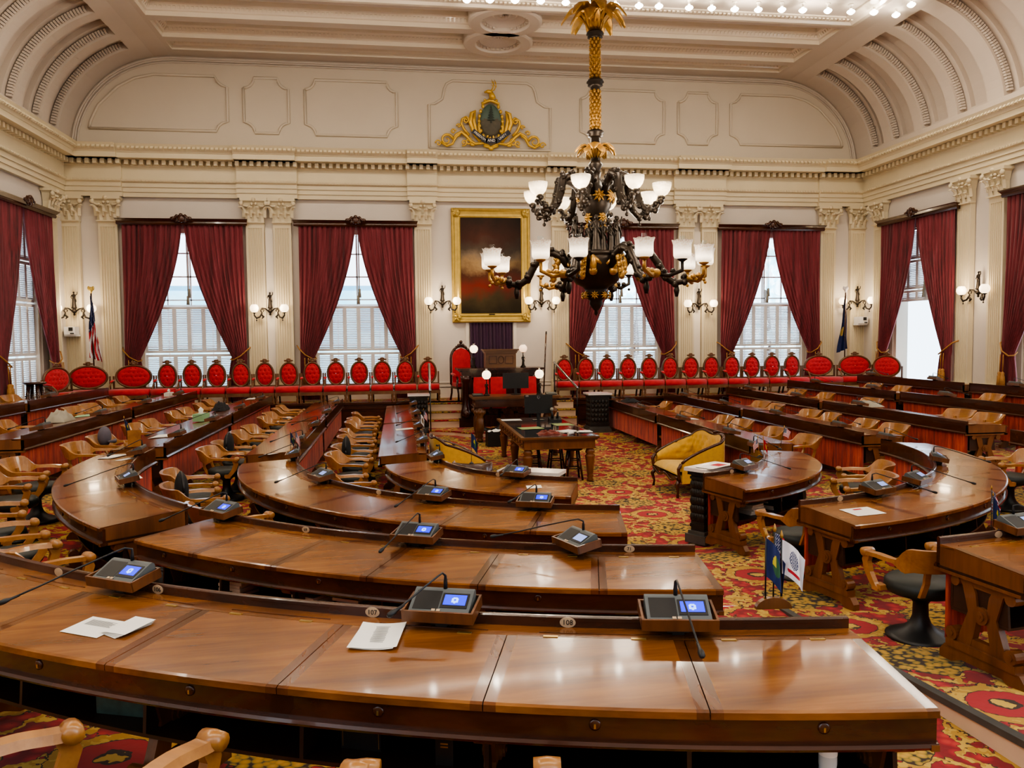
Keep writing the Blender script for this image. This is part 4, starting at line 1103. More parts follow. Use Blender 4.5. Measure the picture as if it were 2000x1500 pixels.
# ------------------------------------------------------------------ chandelier
def chandelier():
    CXY = (0, 10.3)
    r = thing('chandelier', 'huge two-tier black and gilt chandelier with frosted glass shades', 'chandelier', (CXY[0], CXY[1], 0))
    b = MB(True); b.lathe([(.062, 4.7), (.062, 6.4), (.055, 6.5), (.055, CT)], n=16); b.lathe([(.12, CT - .06), (.16, CT), (.001, CT)], n=20)
    for z in (6.33, 5.72, 5.07): b.lathe([(.06, -.06), (.10, -.04), (.09, -.015), (.115, .0), (.105, .03), (.06, .05)], (0, 0, z), 18)
    b.lathe([(.062, 4.72), (.10, 4.66), (.06, 4.6), (.075, 4.55)], n=14); b.build('rod', M['bronze'], r)
    for z0_, n_ in ((5.13, 6), (5.79, 6)):
        b = MB(True)
        b.lathe([(.063, z0_ - .02), (.066, z0_ + .08 * n_)], n=14)
        for k in range(8):
            a = 2 * PI * k / 8
            for i in range(n_ * 2): b.sphere((.062 * cos(a + .39 * (i % 2)), .062 * sin(a + .39 * (i % 2)), z0_ + .043 * i), .02, 6, 4, (1, 1, 1.4))
        b.build('gilt_ornament', M['oldgold'], r)
    def palm(z0, h, rad, n, w, nm):
        b = MB(True)
        for k in range(n):
            a = 2 * PI * k / n + .2; big = 1 if k % 2 == 0 else .78
            rings = []
            for i in range(9):
                f = i / 8; rr = .05 + (rad * big - .05) * (f ** 1.25 if f < .8 else f) ; z = h * big * sin(min(1, f * 1.12) * PI * .62)
                if f > .7: z -= h * .55 * (f - .7) / .3
                ww = w * sin(PI * (f * .85 + .12)) + .008
                rings.append([(rr * cos(a) - sin(a) * q * ww, rr * sin(a) + cos(a) * q * ww, z0 + z - .02 * abs(q)) for q in (-1, -.4, 0, .4, 1)] + [(rr * cos(a) - sin(a) * q * ww * .9, rr * sin(a) + cos(a) * q * ww * .9, z0 + z - .014 - .02 * abs(q)) for q in (1, 0, -1)])
            b.loft(rings)
        b.lathe([(.05, 0), (.09, .05), (.13, .13), (.05, .14)], (0, 0, z0 - .02), 14)
        b.build(nm, M['gold'], r)
    palm(6.38, .30, .44, 14, .10, 'palm_crown'); palm(4.78, .15, .29, 12, .085, 'leaf_cup')
    b = MB(True); b.lathe([(.075, 4.56), (.06, 4.48), (.09, 4.40), (.17, 4.34), (.22, 4.25), (.2, 4.12), (.13, 4.0), (.08, 3.92), (.10, 3.86), (.09, 3.8), (.12, 3.7), (.16, 3.62), (.17, 3.55), (.36, 3.53), (.38, 3.5), (.36, 3.46)], n=28); b.build('upper_body', M['bronze'], r)
    b = MB(True); b.lathe([(.36, 3.5), (.37, 3.4), (.35, 3.3), (.33, 3.22), (.27, 3.13), (.17, 3.08), (.14, 3.03), (.16, 3.0), (.13, 2.94), (.08, 2.9), (.09, 2.86), (.05, 2.8), (.02, 2.77), (.025, 2.73), (.001, 2.7)], n=28); b.build('lower_bowl', M['bronze'], r)
    def ros(b, a, rad, z, s):                            # small gilt flower facing outwards
        c = Vector((rad * cos(a), rad * sin(a), z)); n = Vector((cos(a), sin(a), 0)); t = Vector((-sin(a), cos(a), 0)); b.sphere(tuple(c + n * .03), s * .33, 7, 5)
        for i in range(8):
            q = 2 * PI * i / 8; d = t * cos(q) + Vector((0, 0, 1)) * sin(q); b.tube([tuple(c + n * .015), tuple(c + d * s * .55 + n * .035), tuple(c + d * s + n * .01)], [s * .12, s * .22, s * .07], 5)
    for k in range(8):
        a = 2 * PI * k / 8 - .35; b = MB(True); b.sphere((.36 * cos(a), .36 * sin(a), 3.36), .09, 8, 6, (.6, .6, 1.3)); b.sphere((.345 * cos(a), .345 * sin(a), 3.27), .06, 7, 5)
        b.tube([(.36 * cos(a + t), .36 * sin(a + t), 3.44 - .3 * abs(t)) for t in (-.3, -.15, 0, .15, .3)], [.015, .03, .035, .03, .015], 6); b.build('gilt_mask', M['gold'], r)
        b = MB(True); ros(b, a, .15, 2.97, .055); b.build('gilt_rosette', M['gold'], r)
        b = MB(True); ros(b, a + .3, .205, 4.24, .085); b.build('gilt_rosette', M['gold'], r)
        if k % 2:
            for rr, z in ((.12, 3.98), (.12, 3.84)): b = MB(True); ros(b, a, rr - .01, z, .075); b.build('gilt_rosette', M['gold'], r)
    for k in range(6):
        a = 2 * PI * k / 6 + .25; b = MB(True)
        for da, dr, hh in ((-.28, 0, .36), (.05, .02, .46), (.36, -.01, .38)): statuette(b, (.29 + dr) * cos(a + da), (.29 + dr) * sin(a + da), 3.52, hh, 1 if da == .05 and k % 2 else 0, a + PI / 2)
        b.build('statuette_group', M['bronze'], r)
    def scroll_arm(a, P, rr, gold=False):
        b = MB(True); ca, sa = cos(a), sin(a)
        b.tube([(x * ca, x * sa, z) for x, z in P], rr, 8)
        for i in range(1, len(P) - 1):
            x, z = P[i]; b.sphere((x * ca - .03 * sa, x * sa + .03 * ca, z + .03), .05, 6, 5, (1, 1, .8)); b.sphere((x * ca + .03 * sa, x * sa - .03 * ca, z - .02), .042, 6, 5)
            if i % 2: b.sphere((x * ca, x * sa, z + .07), .038, 6, 4)
        return b
    # the viewer-facing direction is towards -Y and a little towards -X
    front = math.atan2(-10.3, -2.593)
    for k in range(8):
        a = front + R(-57 + 45 * k)
        b = scroll_arm(a, [(.16, 4.22), (.26, 4.4), (.38, 4.5), (.5, 4.44), (.53, 4.28), (.58, 4.12), (.68, 4.03), (.78, 4.05), (.85, 4.16), (.86, 4.2)], [.04, .045, .06, .055, .055, .045, .035, .03, .024, .02])
        b.tube([(.7 * cos(a), .7 * sin(a), 4.03), (.7 * cos(a), .7 * sin(a), 3.95)], .008, 5); b.sphere((.7 * cos(a), .7 * sin(a), 3.93), .025, 6, 5)
        ar = b.build('upper_arm', M['bronze'], r)
        b = MB(True); b.lathe([(.035, 4.215), (.07, 4.235), (.10, 4.275), (.118, 4.33), (.122, 4.375), (.118, 4.375), (.112, 4.33), (.094, 4.28), (.06, 4.245)], (.86 * cos(a), .86 * sin(a), 0), 20, caps=False); b.build('bowl_shade', M['bowl'], ar)
        b = MB(True); b.sphere((.86 * cos(a), .86 * sin(a), 4.30), .038, 8, 6); b.build('bulb', M['flame'], ar)
    arms = {-90: (-112, -90, -68), -18: (-27, -8), 35: (23, 46), 92: (71, 90, 117), 168: (160, 177), 207: (199, 215)}
    for am, sh in arms.items():
        a = front + R(am)
        b = scroll_arm(a, [(.34, 3.32), (.44, 3.48), (.58, 3.55), (.72, 3.5), (.82, 3.36), (.9, 3.2), (1.02, 3.12), (1.15, 3.14), (1.26, 3.2)], [.05, .06, .055, .05, .05, .05, .045, .035, .03])
        b.lathe([(.02, -.16), (.04, -.08), (.02, 0)], (1.05 * cos(a), 1.05 * sin(a), 3.1), 8)
        ar = b.build('lower_arm', M['bronze'], r)
        b = MB(True)
        for q, z in ((.5, 3.42), (.52, 3.34), (.54, 3.26), (.56, 3.2)): b.sphere((q * cos(a), q * sin(a), z), .045, 7, 5, (1, 1, 1.3)); b.tube([(q * cos(a), q * sin(a), z), ((q + .05) * cos(a) - .05 * sin(a), (q + .05) * sin(a) + .05 * cos(a), z + .04)], [.03, .012], 5); b.tube([(q * cos(a), q * sin(a), z), ((q + .05) * cos(a) + .05 * sin(a), (q + .05) * sin(a) - .05 * cos(a), z - .03)], [.03, .012], 5)
        b.build('gilt_leaf', M['gold'], ar)
        b = MB(True); b.sphere((1.23 * cos(a), 1.23 * sin(a), 3.17), .055, 7, 5, (1.2, 1.2, 1)); b.build('gilt_boss', M['gold'], ar)
        for s in sh:
            c = front + R(s); x, y = 1.41 * cos(c), 1.41 * sin(c)
            b = MB(True); b.tube([(1.2 * cos(a), 1.2 * sin(a), 3.17), (1.32 * cos((a + c) / 2), 1.32 * sin((a + c) / 2), 3.14), (x, y, 3.2), (x, y, 3.32)], [.03, .028, .025, .02], 7)
            for t in range(3): b.sphere((1.2 * cos(a) * (1 - t / 3) + x * t / 3, 1.2 * sin(a) * (1 - t / 3) + y * t / 3, 3.19), .038, 6, 5)
            b.lathe([(.02, 3.3), (.06, 3.325), (.065, 3.335), (.02, 3.34)], (x, y, 0), 12); b.sphere((x, y, 3.12), .022, 6, 5)
            b.build('branch', M['gold'] if len(sh) == 3 or s % 2 else M['bronze'], ar)
            b = MB(True); n = 32; prof = [(.045, 3.335), (.09, 3.345), (.104, 3.37), (.106, 3.45), (.108, 3.50), (.118, 3.535), (.126, 3.55)]
            b.loft([[(x + q * (1 + (.035 * cos(8 * 2 * PI * i / n) if z > 3.53 else 0)) * cos(2 * PI * i / n), y + q * sin(2 * PI * i / n), z + (.006 * cos(8 * 2 * PI * i / n) if z > 3.53 else 0)) for i in range(n)] for q, z in prof], caps=False)
            sd = b.build('glass_shade', M['shade'], ar)
            b = MB(True); b.sphere((x, y, 3.41), .045, 8, 6); b.build('bulb', M['flame'], ar)
            b = MB(True); b.lathe([(.036, 3.54), (.037, 3.60), (.034, 3.605)], (x, y, 0), 12, caps=False); b.build('chimney', M['glass'], ar)
chandelier()

# ------------------------------------------------------------------ bare bulbs round the ceiling panel
BP_ = [(912, 0), (957, 0), (1006, 1), (1056, 2), (1105, 5), (1155, 9), (1202, 10), (1248, 11), (1287, 12), (1346, 15), (1390, 16), (1435, 18), (1481, 19), (1527, 19), (1568, 20), (1617, 21), (1662, 23), (1707, 24), (1750, 29), (1780, 9)]
pb = None
for i, (px, py) in enumerate(BP_):
    p = at(px, py, 9.59)
    if pb is None:
        pb = thing('ceiling_bulb', 'x', 'light bulb')
        b = MB(True); b.lathe([(.001, .0), (.055, .0), (.06, -.012), (.03, -.02), (.022, -.04), (.022, -.07), (.028, -.08), (.028, -.1)], (0, 0, CT - 9.59), 14); b.build('socket', M['creamw'], pb)
        b = MB(True); b.lathe([(.028, .06), (.03, .04), (.075, .022), (.09, -.002), (.07, -.03), (.035, -.055), (.001, -.068)], n=16); b.build('bulb', M['bulb'], pb)
        o = pb
    else: o = dup(pb)
    o.location = (p.x, p.y, 9.59); o['group'] = 'bare ceiling bulbs'
    o['label'] = 'glowing bare ceiling bulb, %s in the row counted from the right' % ORD[len(BP_) - 1 - i]

# ------------------------------------------------------------------ painting, drape, state emblem
r = thing('framed_painting', 'large dark painting in a wide gilt frame with corner ornaments', 'painting', (0, D, 0))
x0, x1, z0, z1 = -1.11, 1.06, 2.86, 5.97
def fr(i, y): return [(x0 + i, -y, z0 + i), (x1 - i, -y, z0 + i), (x1 - i, -y, z1 - i), (x0 + i, -y, z1 - i)]
b = MB(); b.loft([fr(0, .01), fr(0, .10), fr(.03, .13), fr(.06, .12), fr(.09, .085), fr(.15, .07), fr(.19, .085), fr(.22, .08), fr(.25, .05), fr(.25, .02)], caps=False); b.build('gilt_frame', M['goldleaf'], r)
b = MB(); b.add([(x0 + .24, -.045, z0 + .24), (x1 - .24, -.045, z0 + .24), (x1 - .24, -.045, z1 - .24), (x0 + .24, -.045, z1 - .24)], [(0, 1, 2, 3)]); b.build('canvas', M['painting'], r)
for cx, cz in ((x0 + .13, z0 + .13), (x1 - .13, z0 + .13), (x0 + .13, z1 - .13), (x1 - .13, z1 - .13)):
    b = MB(True); b.sphere((cx, -.11, cz), .11, 8, 6, (1, .35, 1))
    for t in range(5): b.tube([(cx, -.13, cz), (cx + .08 * cos(t * 1.26), -.15, cz + .08 * sin(t * 1.26)), (cx + .13 * cos(t * 1.26 + .4), -.12, cz + .13 * sin(t * 1.26 + .4))], [.02, .02, .01], 5)
    b.build('corner_ornament', M['goldleaf'], r)
b = MB(); b.box((-.02, -.095, z0 + .22), (.16, .01, .03)); b.build('name_plaque', M['bronze'], r)
r = thing('velvet_drape', 'dark purple velvet hanging behind the speaker desk under the painting', 'drape', (0, D, 0))
b = MB(True); b.grid(80, 4, lambda u, v: (-.63 + 1.18 * u, -.05 - .025 * sin(u * 2 * PI * 13) - .012 * sin(u * 57), PLAT + (2.05) * v)); b.build('cloth', M['purple'], r)
b = MB(); 
for x in (-.70, .62): b.box((x, -.02, PLAT + 1.03), (.09, .04, 2.06))
struct(b.build('trim_door_surround', M['creamw'], None, (0, D, 0)))

M_G = M['emblemgold']
r = thing('state_emblem', 'gilt carved coat of arms with stag head and scrolls on the upper wall', 'coat of arms', (0, D - .06, 7.55))
G = MB(True)
def sp(pts, rr): G.tube([(x, -.09, z) for x, z in pts], rr, 7)
def spiral(cx, cz, r0, t0, turns, sgn, n=18): return [(cx + (r0 * (1 - .85 * i / n)) * cos(t0 + sgn * turns * 2 * PI * i / n), cz + (r0 * (1 - .85 * i / n)) * sin(t0 + sgn * turns * 2 * PI * i / n)) for i in range(n + 1)]
for s in (-1, 1):
    def m(L): return [(s * x, z) for x, z in L]
    sp(m([(.02, .06), (.2, .16), (.42, .13), (.55, .2), (.66, .33), (.8, .44), (.95, .36), (1.02, .22)]), [.03, .035, .04, .045, .045, .045, .04, .03])
    sp(m(spiral(1.2, .22, .17, PI * .95, 1.3, -1)), [.04 - .0015 * i for i in range(19)]); sp(m([(.8, .43), (.95, .3), (1.05, .12), (1.2, .06), (1.36, .16)]), .035)
    sp(m(spiral(1.42, .13, .09, 0, 1.2, 1)), .02); sp(m(spiral(.62, .2, .1, 2, 1.2, 1)), .025); sp(m(spiral(.74, .16, .09, -1, 1.3, -1)), .022)
    sp(m([(.6, .36), (.72, .5), (.8, .66), (.78, .78), (.68, .84)]), [.04, .04, .035, .03, .03]); sp(m(spiral(.68, .76, .09, PI / 2, 1.3, 1)), .026); sp(m(spiral(.87, .6, .06, 0, 1, 1)), .022); sp(m(spiral(1.02, .45, .07, 3, 1.1, -1)), .022)
    sp(m([(.3, .18), (.45, .4), (.56, .7), (.52, .95), (.4, 1.02)]), [.03, .055, .06, .05, .02]); sp(m([(.28, .2), (.4, .45), (.46, .75), (.42, 1.0)]), [.03, .05, .05, .02]); sp(m([(.3, .3), (.33, .6), (.31, .85)]), [.04, .04, .02])
    for i in range(7): G.sphere((s * (.3 - .012 * (i - 3) ** 2 + .02), -.11, .35 + .13 * i), .045, 6, 5, (1, .6, 1.2))
    G.sphere((s * .9, -.08, .36), .05, 6, 5, (1.6, .6, 1)); G.sphere((s * .5, -.08, .12), .05, 6, 5, (1.6, .6, 1))
sp([(-.2, .1), (0, .03), (.2, .1)], .04); G.sphere((0, -.1, .02), .07, 8, 6, (1, .6, .9)); sp(spiral(0, .30, .11, PI, 1.2, -1), .03)
sp([(-.24, 1.2), (-.1, 1.27), (0, 1.3), (.1, 1.27), (.24, 1.2)], .045)
for x in (-.15, -.05, .07, .16): G.sphere((x, -.1, 1.3), .04, 6, 5)
G.build('scrollwork', M_G, r)
b = MB(True)      # stag head
b.tube([(.06, -.1, 1.33), (.04, -.12, 1.42), (.0, -.14, 1.5)], [.10, .08, .06], 9); b.sphere((-.05, -.16, 1.51), .06, 9, 7, (1.6, .9, .9)); b.sphere((-.15, -.16, 1.495), .03, 7, 5); b.sphere((.05, -.15, 1.55), .03, 6, 5, (1.8, .5, .6))
for s, q in ((1, 0), (1, .07)):
    b.tube([(.02 + q, -.15, 1.56), (.08 + q, -.13, 1.66), (.07 + q, -.12, 1.78), (.03 + q, -.11, 1.85)], [.016, .014, .012, .006], 6)
    for z in (1.66, 1.74): b.tube([(.08 + q, -.13, z), (.01 + q, -.14, z + .05)], [.011, .006], 5)
b.build('stag_head', M_G, r)
def shield(u, v):
    t = 2 * PI * u; rr = v; x = .30 * rr * cos(t); z = .44 * rr * sin(t); x *= 1 - .12 * max(0, sin(t)) ; return (x, -.10 - .06 * math.sqrt(max(0, 1 - rr * rr)), .76 + z)
M['shield'] = plain('shield_green', '4a5f55', .5, 0, .2, 6); M['shieldb'] = plain('shield_field', '4a4434', .5, 0, .3, 8); M['pine'] = plain('pine_dark', '1c2a20', .6); M['navy'] = plain('ribbon_navy', '171a2c', .5)
b = MB(True); b.grid(40, 12, shield, matf=lambda u, v: 0 if v * sin(2 * PI * u) > .05 else 1); b.build('shield_field', [M['shield'], M['shieldb']], r)
b = MB(); 
for i in range(6): z = 1.15 - .065 * i; b.add([(-.03 - .017 * i, -.185, z - .08), (.03 + .017 * i, -.185, z - .08), (0, -.19, z)], [(0, 1, 2)])
b.box((0, -.18, .73), (.03, .01, .1)); b.build('pine_tree', M['pine'], r)
b = MB(); 
for sg, tx, a in ((-1, 'FREEDOM', -36), (0, 'AND', 0), (1, 'UNITY', 36)):
    T = Matrix.Translation((sg * .31, -.17, .21 if sg == 0 else .32)) @ Matrix.Rotation(R(-a * (1 if sg else 0)) * (1), 4, 'Y') @ Matrix.Rotation(PI / 2, 4, 'X')
    b.T = T; w = .24 if sg else .15; b.box((0, 0, 0), (2 * w, .125, .02)); b.T = None
    text_mb(b, tx, .085 if sg else .10, T @ Matrix.Translation((0, 0, .0115)), 1)
tag(b.build('motto_ribbon', [M['navy'], M['paper']], r), 'dark ribbon lettered FREEDOM AND UNITY')

# ------------------------------------------------------------------ speaker's rostrum, clerk's desk and the well
RX0, RX1, RY = -1.16, 1.0, 19.62
r = thing('rostrum', 'tall dark panelled rostrum desk below the painting', 'desk', ((RX0 + RX1) / 2, RY + .45, .225))
def L_(x, y, z): return (x - (RX0 + RX1) / 2, y - RY - .45, z - .225)
b = MB(); b.box(L_((RX0 + RX1) / 2, RY + .40, 1.66), (RX1 - RX0, .92, .05)); b.box(L_((RX0 + RX1) / 2, RY + .42, 1.62), (RX1 - RX0 - .1, .84, .05)); b.box(L_((RX0 + RX1) / 2, RY + .43, 1.56), (RX1 - RX0 - .2, .8, .08)); b.build('desk_top', M['rostrum'], r)
b = MB(); b.box(L_((RX0 + RX1) / 2, RY + .46, .87), (RX1 - RX0 - .26, .78, 1.3)); b.box(L_((RX0 + RX1) / 2, RY + .45, .32), (RX1 - RX0 - .06, .9, .2)); b.box(L_((RX0 + RX1) / 2, RY + .45, .46), (RX1 - RX0 - .16, .86, .10))
b.build('carcass', M['rostrum'], r)
b = MB()
for i in range(4):
    w = (RX1 - RX0 - .7) / 4; x = RX0 + .35 + w * (i + .5)
    for dx in (-w / 2 + .03, w / 2 - .03): b.box(L_(x + dx, RY + .06, 1.0), (.04, .03, .9))
    for z in (.57, 1.43): b.box(L_(x, RY + .06, z), (w - .02, .03, .05))
    b.box(L_(x, RY + .065, 1.0), (w * .55, .02, .6))
b.build('panel_moulding', M['rostrum'], r)
for x in (RX0 + .2, RX1 - .2):
    b = MB(True); b.T = Matrix.Translation(L_(x, RY + .05, 0))
    b.lathe([(.001, .5), (.13, .5), (.14, .6), (.10, .7), (.085, .8), (.08, 1.3), (.11, 1.38), (.14, 1.5), (.001, 1.5)], n=12); b.sphere((0, -.08, .56), .1, 8, 6); b.build('carved_console', M['rostrum'], r)
r = thing('lectern', 'wooden panelled lectern box on top of the rostrum', 'lectern', (-.06, 20.0, 1.685)); 
b = MB(); b.box((0, 0, .20), (.76, .5, .40)); b.build('body', M['podium'], r)
b = MB(); b.box((0, 0, .415), (.84, .56, .04)); b.box((0, 0, .445), (.90, .60, .03)); b.box((0, 0, .38), (.80, .54, .04)); b.build('cornice_top', M['podium'], r)
b = MB()
for s in (-1, 1):
    for x in (.11, .30): b.box((s * x, -.255, .2), (.012, .014, .18))
    for z in (.11, .29): b.box((s * .205, -.255, z), (.19, .014, .012))
b.tube([(.07 * cos(t), -.255, .2 + .09 * sin(t)) for t in [2 * PI * i / 20 for i in range(21)]], .009, 5); b.build('panel_moulding', M['dwood'], r)
globe_lamp('figure lamp with a lit globe on the left end of the rostrum', (-.72, 19.95, 1.685)); globe_lamp('figure lamp with a soft amber globe on the right end of the rostrum', (.53, 19.95, 1.685), 0, True)
r = thing('speaker_chair', 'tall red arch-backed carved armchair left behind the rostrum', 'chair', (-.93, 20.95, PLAT), R(14))
b = MB(True); A = [(-.28, .42)] + [(-.28 + 0 * i, .5 + .1 * i) for i in range(7)] + [(.28 * -cos(t), 1.1 + .32 * sin(t)) for t in [PI * i / 12 for i in range(13)]] + [(.28, 1.1 - .1 * i) for i in range(7)] + [(.28, .42)]
b.tube([(x, .12, z) for x, z in A], .035, 8); b.build('back_frame', M['dwood'], r)
b = MB(True); b.grid(10, 14, lambda u, v: ((u - .5) * .5 * (1 if v < .72 else math.sqrt(max(0, 1 - ((v - .72) / .28) ** 2))), .09 - .03 * sin(PI * u) * (1 - v * v), .45 + .93 * v)); b.build('back_cushion', M['redvel'], r)
b = MB(True)
for i in range(-3, 4): b.sphere((i * .06, .11, 1.46 - .015 * i * i), .05 - .004 * abs(i), 7, 5)
b.sphere((0, .11, 1.53), .05, 7, 5); b.build('carved_crest', M['dwood'], r)
b = MB(True); b.box((0, -.16, .42), (.54, .5, .1)); b.build('seat', M['redvel'], r)
b = MB(); b.box((0, -.16, .35), (.56, .52, .06)); b.build('seat_frame', M['dwood'], r)
for s in (-1, 1):
    b = MB(True); b.tube([(s * .27, .1, .70), (s * .29, -.2, .68), (s * .28, -.36, .64)], [.03, .035, .04], 7); b.build('arm', M['redvel'], r)
    b = MB(True); b.tube([(s * .26, -.36, .62), (s * .27, -.38, .4), (s * .25, -.4, .2), (s * .26, -.44, 0)], [.03, .03, .025, .03], 7); b.build('front_leg', M['dwood'], r)
    b = MB(True); b.tube([(s * .26, .12, .42), (s * .26, .14, .2), (s * .27, .22, 0)], [.03, .025, .03], 7); b.build('rear_leg', M['dwood'], r)

CY, CZT = 17.72, 1.12
r = thing('clerk_desk', 'wooden clerk desk with carved bulbous legs in front of the rostrum', 'desk', (.02, CY + .4, .1))
b = MB(); b.box((0, 0, CZT - .1 - .03), (2.0, .84, .05)); b.box((0, 0, CZT - .1 - .065), (1.94, .78, .03)); b.build('desk_top', M['podium'], r)
b = MB(); b.box((0, 0, CZT - .1 - .15), (1.86, .72, .15)); b.box((0, 0, CZT - .1 - .235), (1.92, .76, .025)); b.build('apron', M['dwood'], r)
for sx in (-1, 1):
    for sy in (-1, 1):
        b = MB(True); b.lathe([(.001, 0), (.07, 0), (.075, .04), (.05, .07), (.075, .1), (.06, .14), (.085, .2), (.095, .3), (.09, .5), (.07, .55), (.10, .6), (.12, .67), (.10, .72), (.06, .76), (.09, .78), (.001, .785)], (sx * .82, sy * .28, 0), 14)
        for k in range(8): b.sphere((sx * .82 + .105 * cos(k * PI / 4), sy * .28 + .105 * sin(k * PI / 4), .66), .035, 6, 4, (1, 1, 1.5))
        b.build('leg', M['podium'], r)
globe_lamp('figure lamp with a lit globe on the left end of the clerk desk', (-.62, CY + .3, CZT)); globe_lamp('figure lamp with a lit globe on the right end of the clerk desk', (.60, CY + .3, CZT))
def monitor(label, loc, rz, w, h, back):
    r = thing('computer_monitor', label, 'monitor', loc, rz, 'computer monitors')
    b = MB(); b.box((0, 0, .14 + h / 2), (w, .035, h)); b.build('display_case', M['black'], r)
    b = MB(); b.box((0, .03, .13), (.06, .03, .24)); b.box((0, .03, .008), (.22, .18, .012)); b.build('stand', M['black'], r)
    b = MB(); b.add([(-w / 2 + .01, .0185, .15), (w / 2 - .01, .0185, .15), (w / 2 - .01, .0185, .13 + h), (-w / 2 + .01, .0185, .13 + h)], [(3, 2, 1, 0)]); b.build('screen', M['glasstop'], r)
    if back:
        b = MB(True); b.tube([(.026 * cos(t), -.019, .14 + h - .05 + .026 * sin(t)) for t in [2 * PI * i / 20 for i in range(21)]], .0025, 5)
        text_mb(b, 'DELL', .018, Matrix.Translation((0, -.0195, .14 + h - .05)) @ Matrix.Rotation(PI / 2, 4, 'X')); b.box((-w / 2 + .05, -.0185, .14 + h - .02), (.06, .002, .03)); tag(b.build('round_logo', M['steel'], r), 'round maker logo and a white sticker')
    return r
monitor('black monitor on the clerk desk between the red chairs', (.08, CY + .5, CZT), 0, .60, .36, False)
for x, nm in ((-.83, 'left'), (.86, 'right')):
    r = thing('desk_console', 'low black console box on the %s end of the clerk desk' % nm, 'console', (x, CY + .25, CZT), 0, 'black console boxes'); b = MB(); P = [(-.1, 0), (-.1, .02), (.08, .055), (.1, .05), (.1, 0)]; b.loft([[(q, y, z) for y, z in P] for q in (-.12, .12)]); b.build('case', M['black'], r); b = MB(); b.box((0, -.03, .036), (.16, .06, .004), rx=R(11)); b.build('keypad', M['console'], r)
def red_chair(x, y, label):
    r = thing('clerk_chair', label, 'chair', (x, y, .225), 0, 'red clerk chairs')
    b = MB(True); f = lambda u, v: ((u - .5) * .38 * (1 - .12 * max(0, v - .7)), .2 - .035 * sin(PI * u) - .02 * sin(PI * v) + .02 * math.exp(-((u - .5) ** 2 + (v - .65) ** 2) / .004), .58 + .68 * v)
    b.grid(12, 14, f); b.loft([[(x_, .2, z), (x_, .24, z), (-x_, .24, z), (-x_, .2, z)] for x_, z in ((.19, .58), (.19, 1.1), (.165, 1.26))]); b.build('backrest', M['redvel'], r)
    b = MB(True); b.lathe([(.001, .52), (.17, .52), (.195, .55), (.19, .60), (.16, .62), (.001, .625)], n=20); b.build('seat', M['redvel'], r)
    b = MB(True); b.lathe([(.001, 0), (.2, 0), (.2, .02), (.05, .07), (.035, .2), (.035, .48), (.12, .52), (.001, .52)], n=14); b.build('pedestal', M['black'], r)
red_chair(-.62, 18.98, 'red upholstered clerk chair, leftmost behind the clerk desk'); red_chair(-.21, 18.98, 'red upholstered clerk chair, second from left behind the clerk desk'); red_chair(.54, 18.98, 'red upholstered clerk chair right of the black monitor')
def pier(label, x, y, z, lx, ly, h, rz=0):
    r = thing('carved_pier', label, 'pier', (x, y, z), rz, 'black carved piers with marble tops')
    b = MB(); b.box((0, 0, h - .02), (lx + .12, ly + .12, .04)); b.build('marble_top', M['marble'], r)
    b = MB(); b.box((0, 0, .05), (lx + .10, ly + .10, .10)); b.box((0, 0, .12), (lx + .05, ly + .05, .04)); b.build('plinth', M['marbled'], r)
    b = MB(); b.box((0, 0, h / 2 + .03), (lx, ly, h - .18)); b.box((0, 0, h - .06), (lx + .06, ly + .06, .05)); b.box((0, 0, h - .12), (lx + .02, ly + .02, .03)); b.box((0, 0, .2), (lx + .02, ly + .02, .04))
    for s in (-1, 1):
        for a, L, ax in ((0, lx, 0), (1, ly, 1)):
            for i in range(-2, 3):
                for j in range(5):
                    q = i * L / 5.5; zz = .3 + (h - .5) * j / 4.
                    p = (q, s * ly / 2, zz) if ax == 0 else (s * lx / 2, q, zz)
                    b.sphere(p, .045, 6, 4, (1, .35, 1.2) if ax == 0 else (.35, 1, 1.2))
    b.build('carved_shaft', M['slate'], r); return r
pier('black carved pier with white marble top left of the dais steps', -2.12, 19.78, .12, .42, .42, .95)
pier('black carved pier with white marble top right of the dais steps', 2.2, 18.95, .12, .46, .46, .95)
pier('black carved pier with white marble top behind the small right desk', 1.02, 8.90, .02, .50, .18, .88, R(33))
pier('marble-topped pier behind the small left desk, only its white top in view', -1.10, 8.99, .02, .62, .18, .885, R(-28))
for x, sg, nm, xf in ((-1.86, -1, 'left', -1.83), (1.72, 1, 'right', 1.42)):
    r = thing('handrail', 'polished steel stair handrail on the %s of the dais steps' % nm, 'handrail', (x, 19.05, .225), 0, 'steel handrails')
    b = MB(True); b.tube([(0, -.02, .96), (0, 0, .97), (xf - x, 1.35, 1.56), (xf - x, 1.40, 1.55)], .026, 10, sc=(1.2, 1)); b.build('rail', M['steel'], r)
    b = MB(True); b.tube([(0, 0, 0), (0, 0, .96)], .014, 8); b.build('post', M['black'], r)
    b = MB(True); b.tube([(xf - x, 1.35, PLAT - .225), (xf - x, 1.35, 1.55)], .014, 8); b.build('post', M['black'], r)
r = thing('window_pole', 'thin dark pole leaning by the pilaster right of the rostrum', 'pole', (1.33, 21.5, PLAT)); b = MB(True); b.tube([(0, 0, 0), (.14, .3, 1.75)], .02, 8); b.build('shaft', M['dwood'], r); b = MB(True); b.tube([(.14, .3, 1.72), (.145, .3, 1.8)], [.024, .018], 8); b.build('tip', M['bronze'], r)

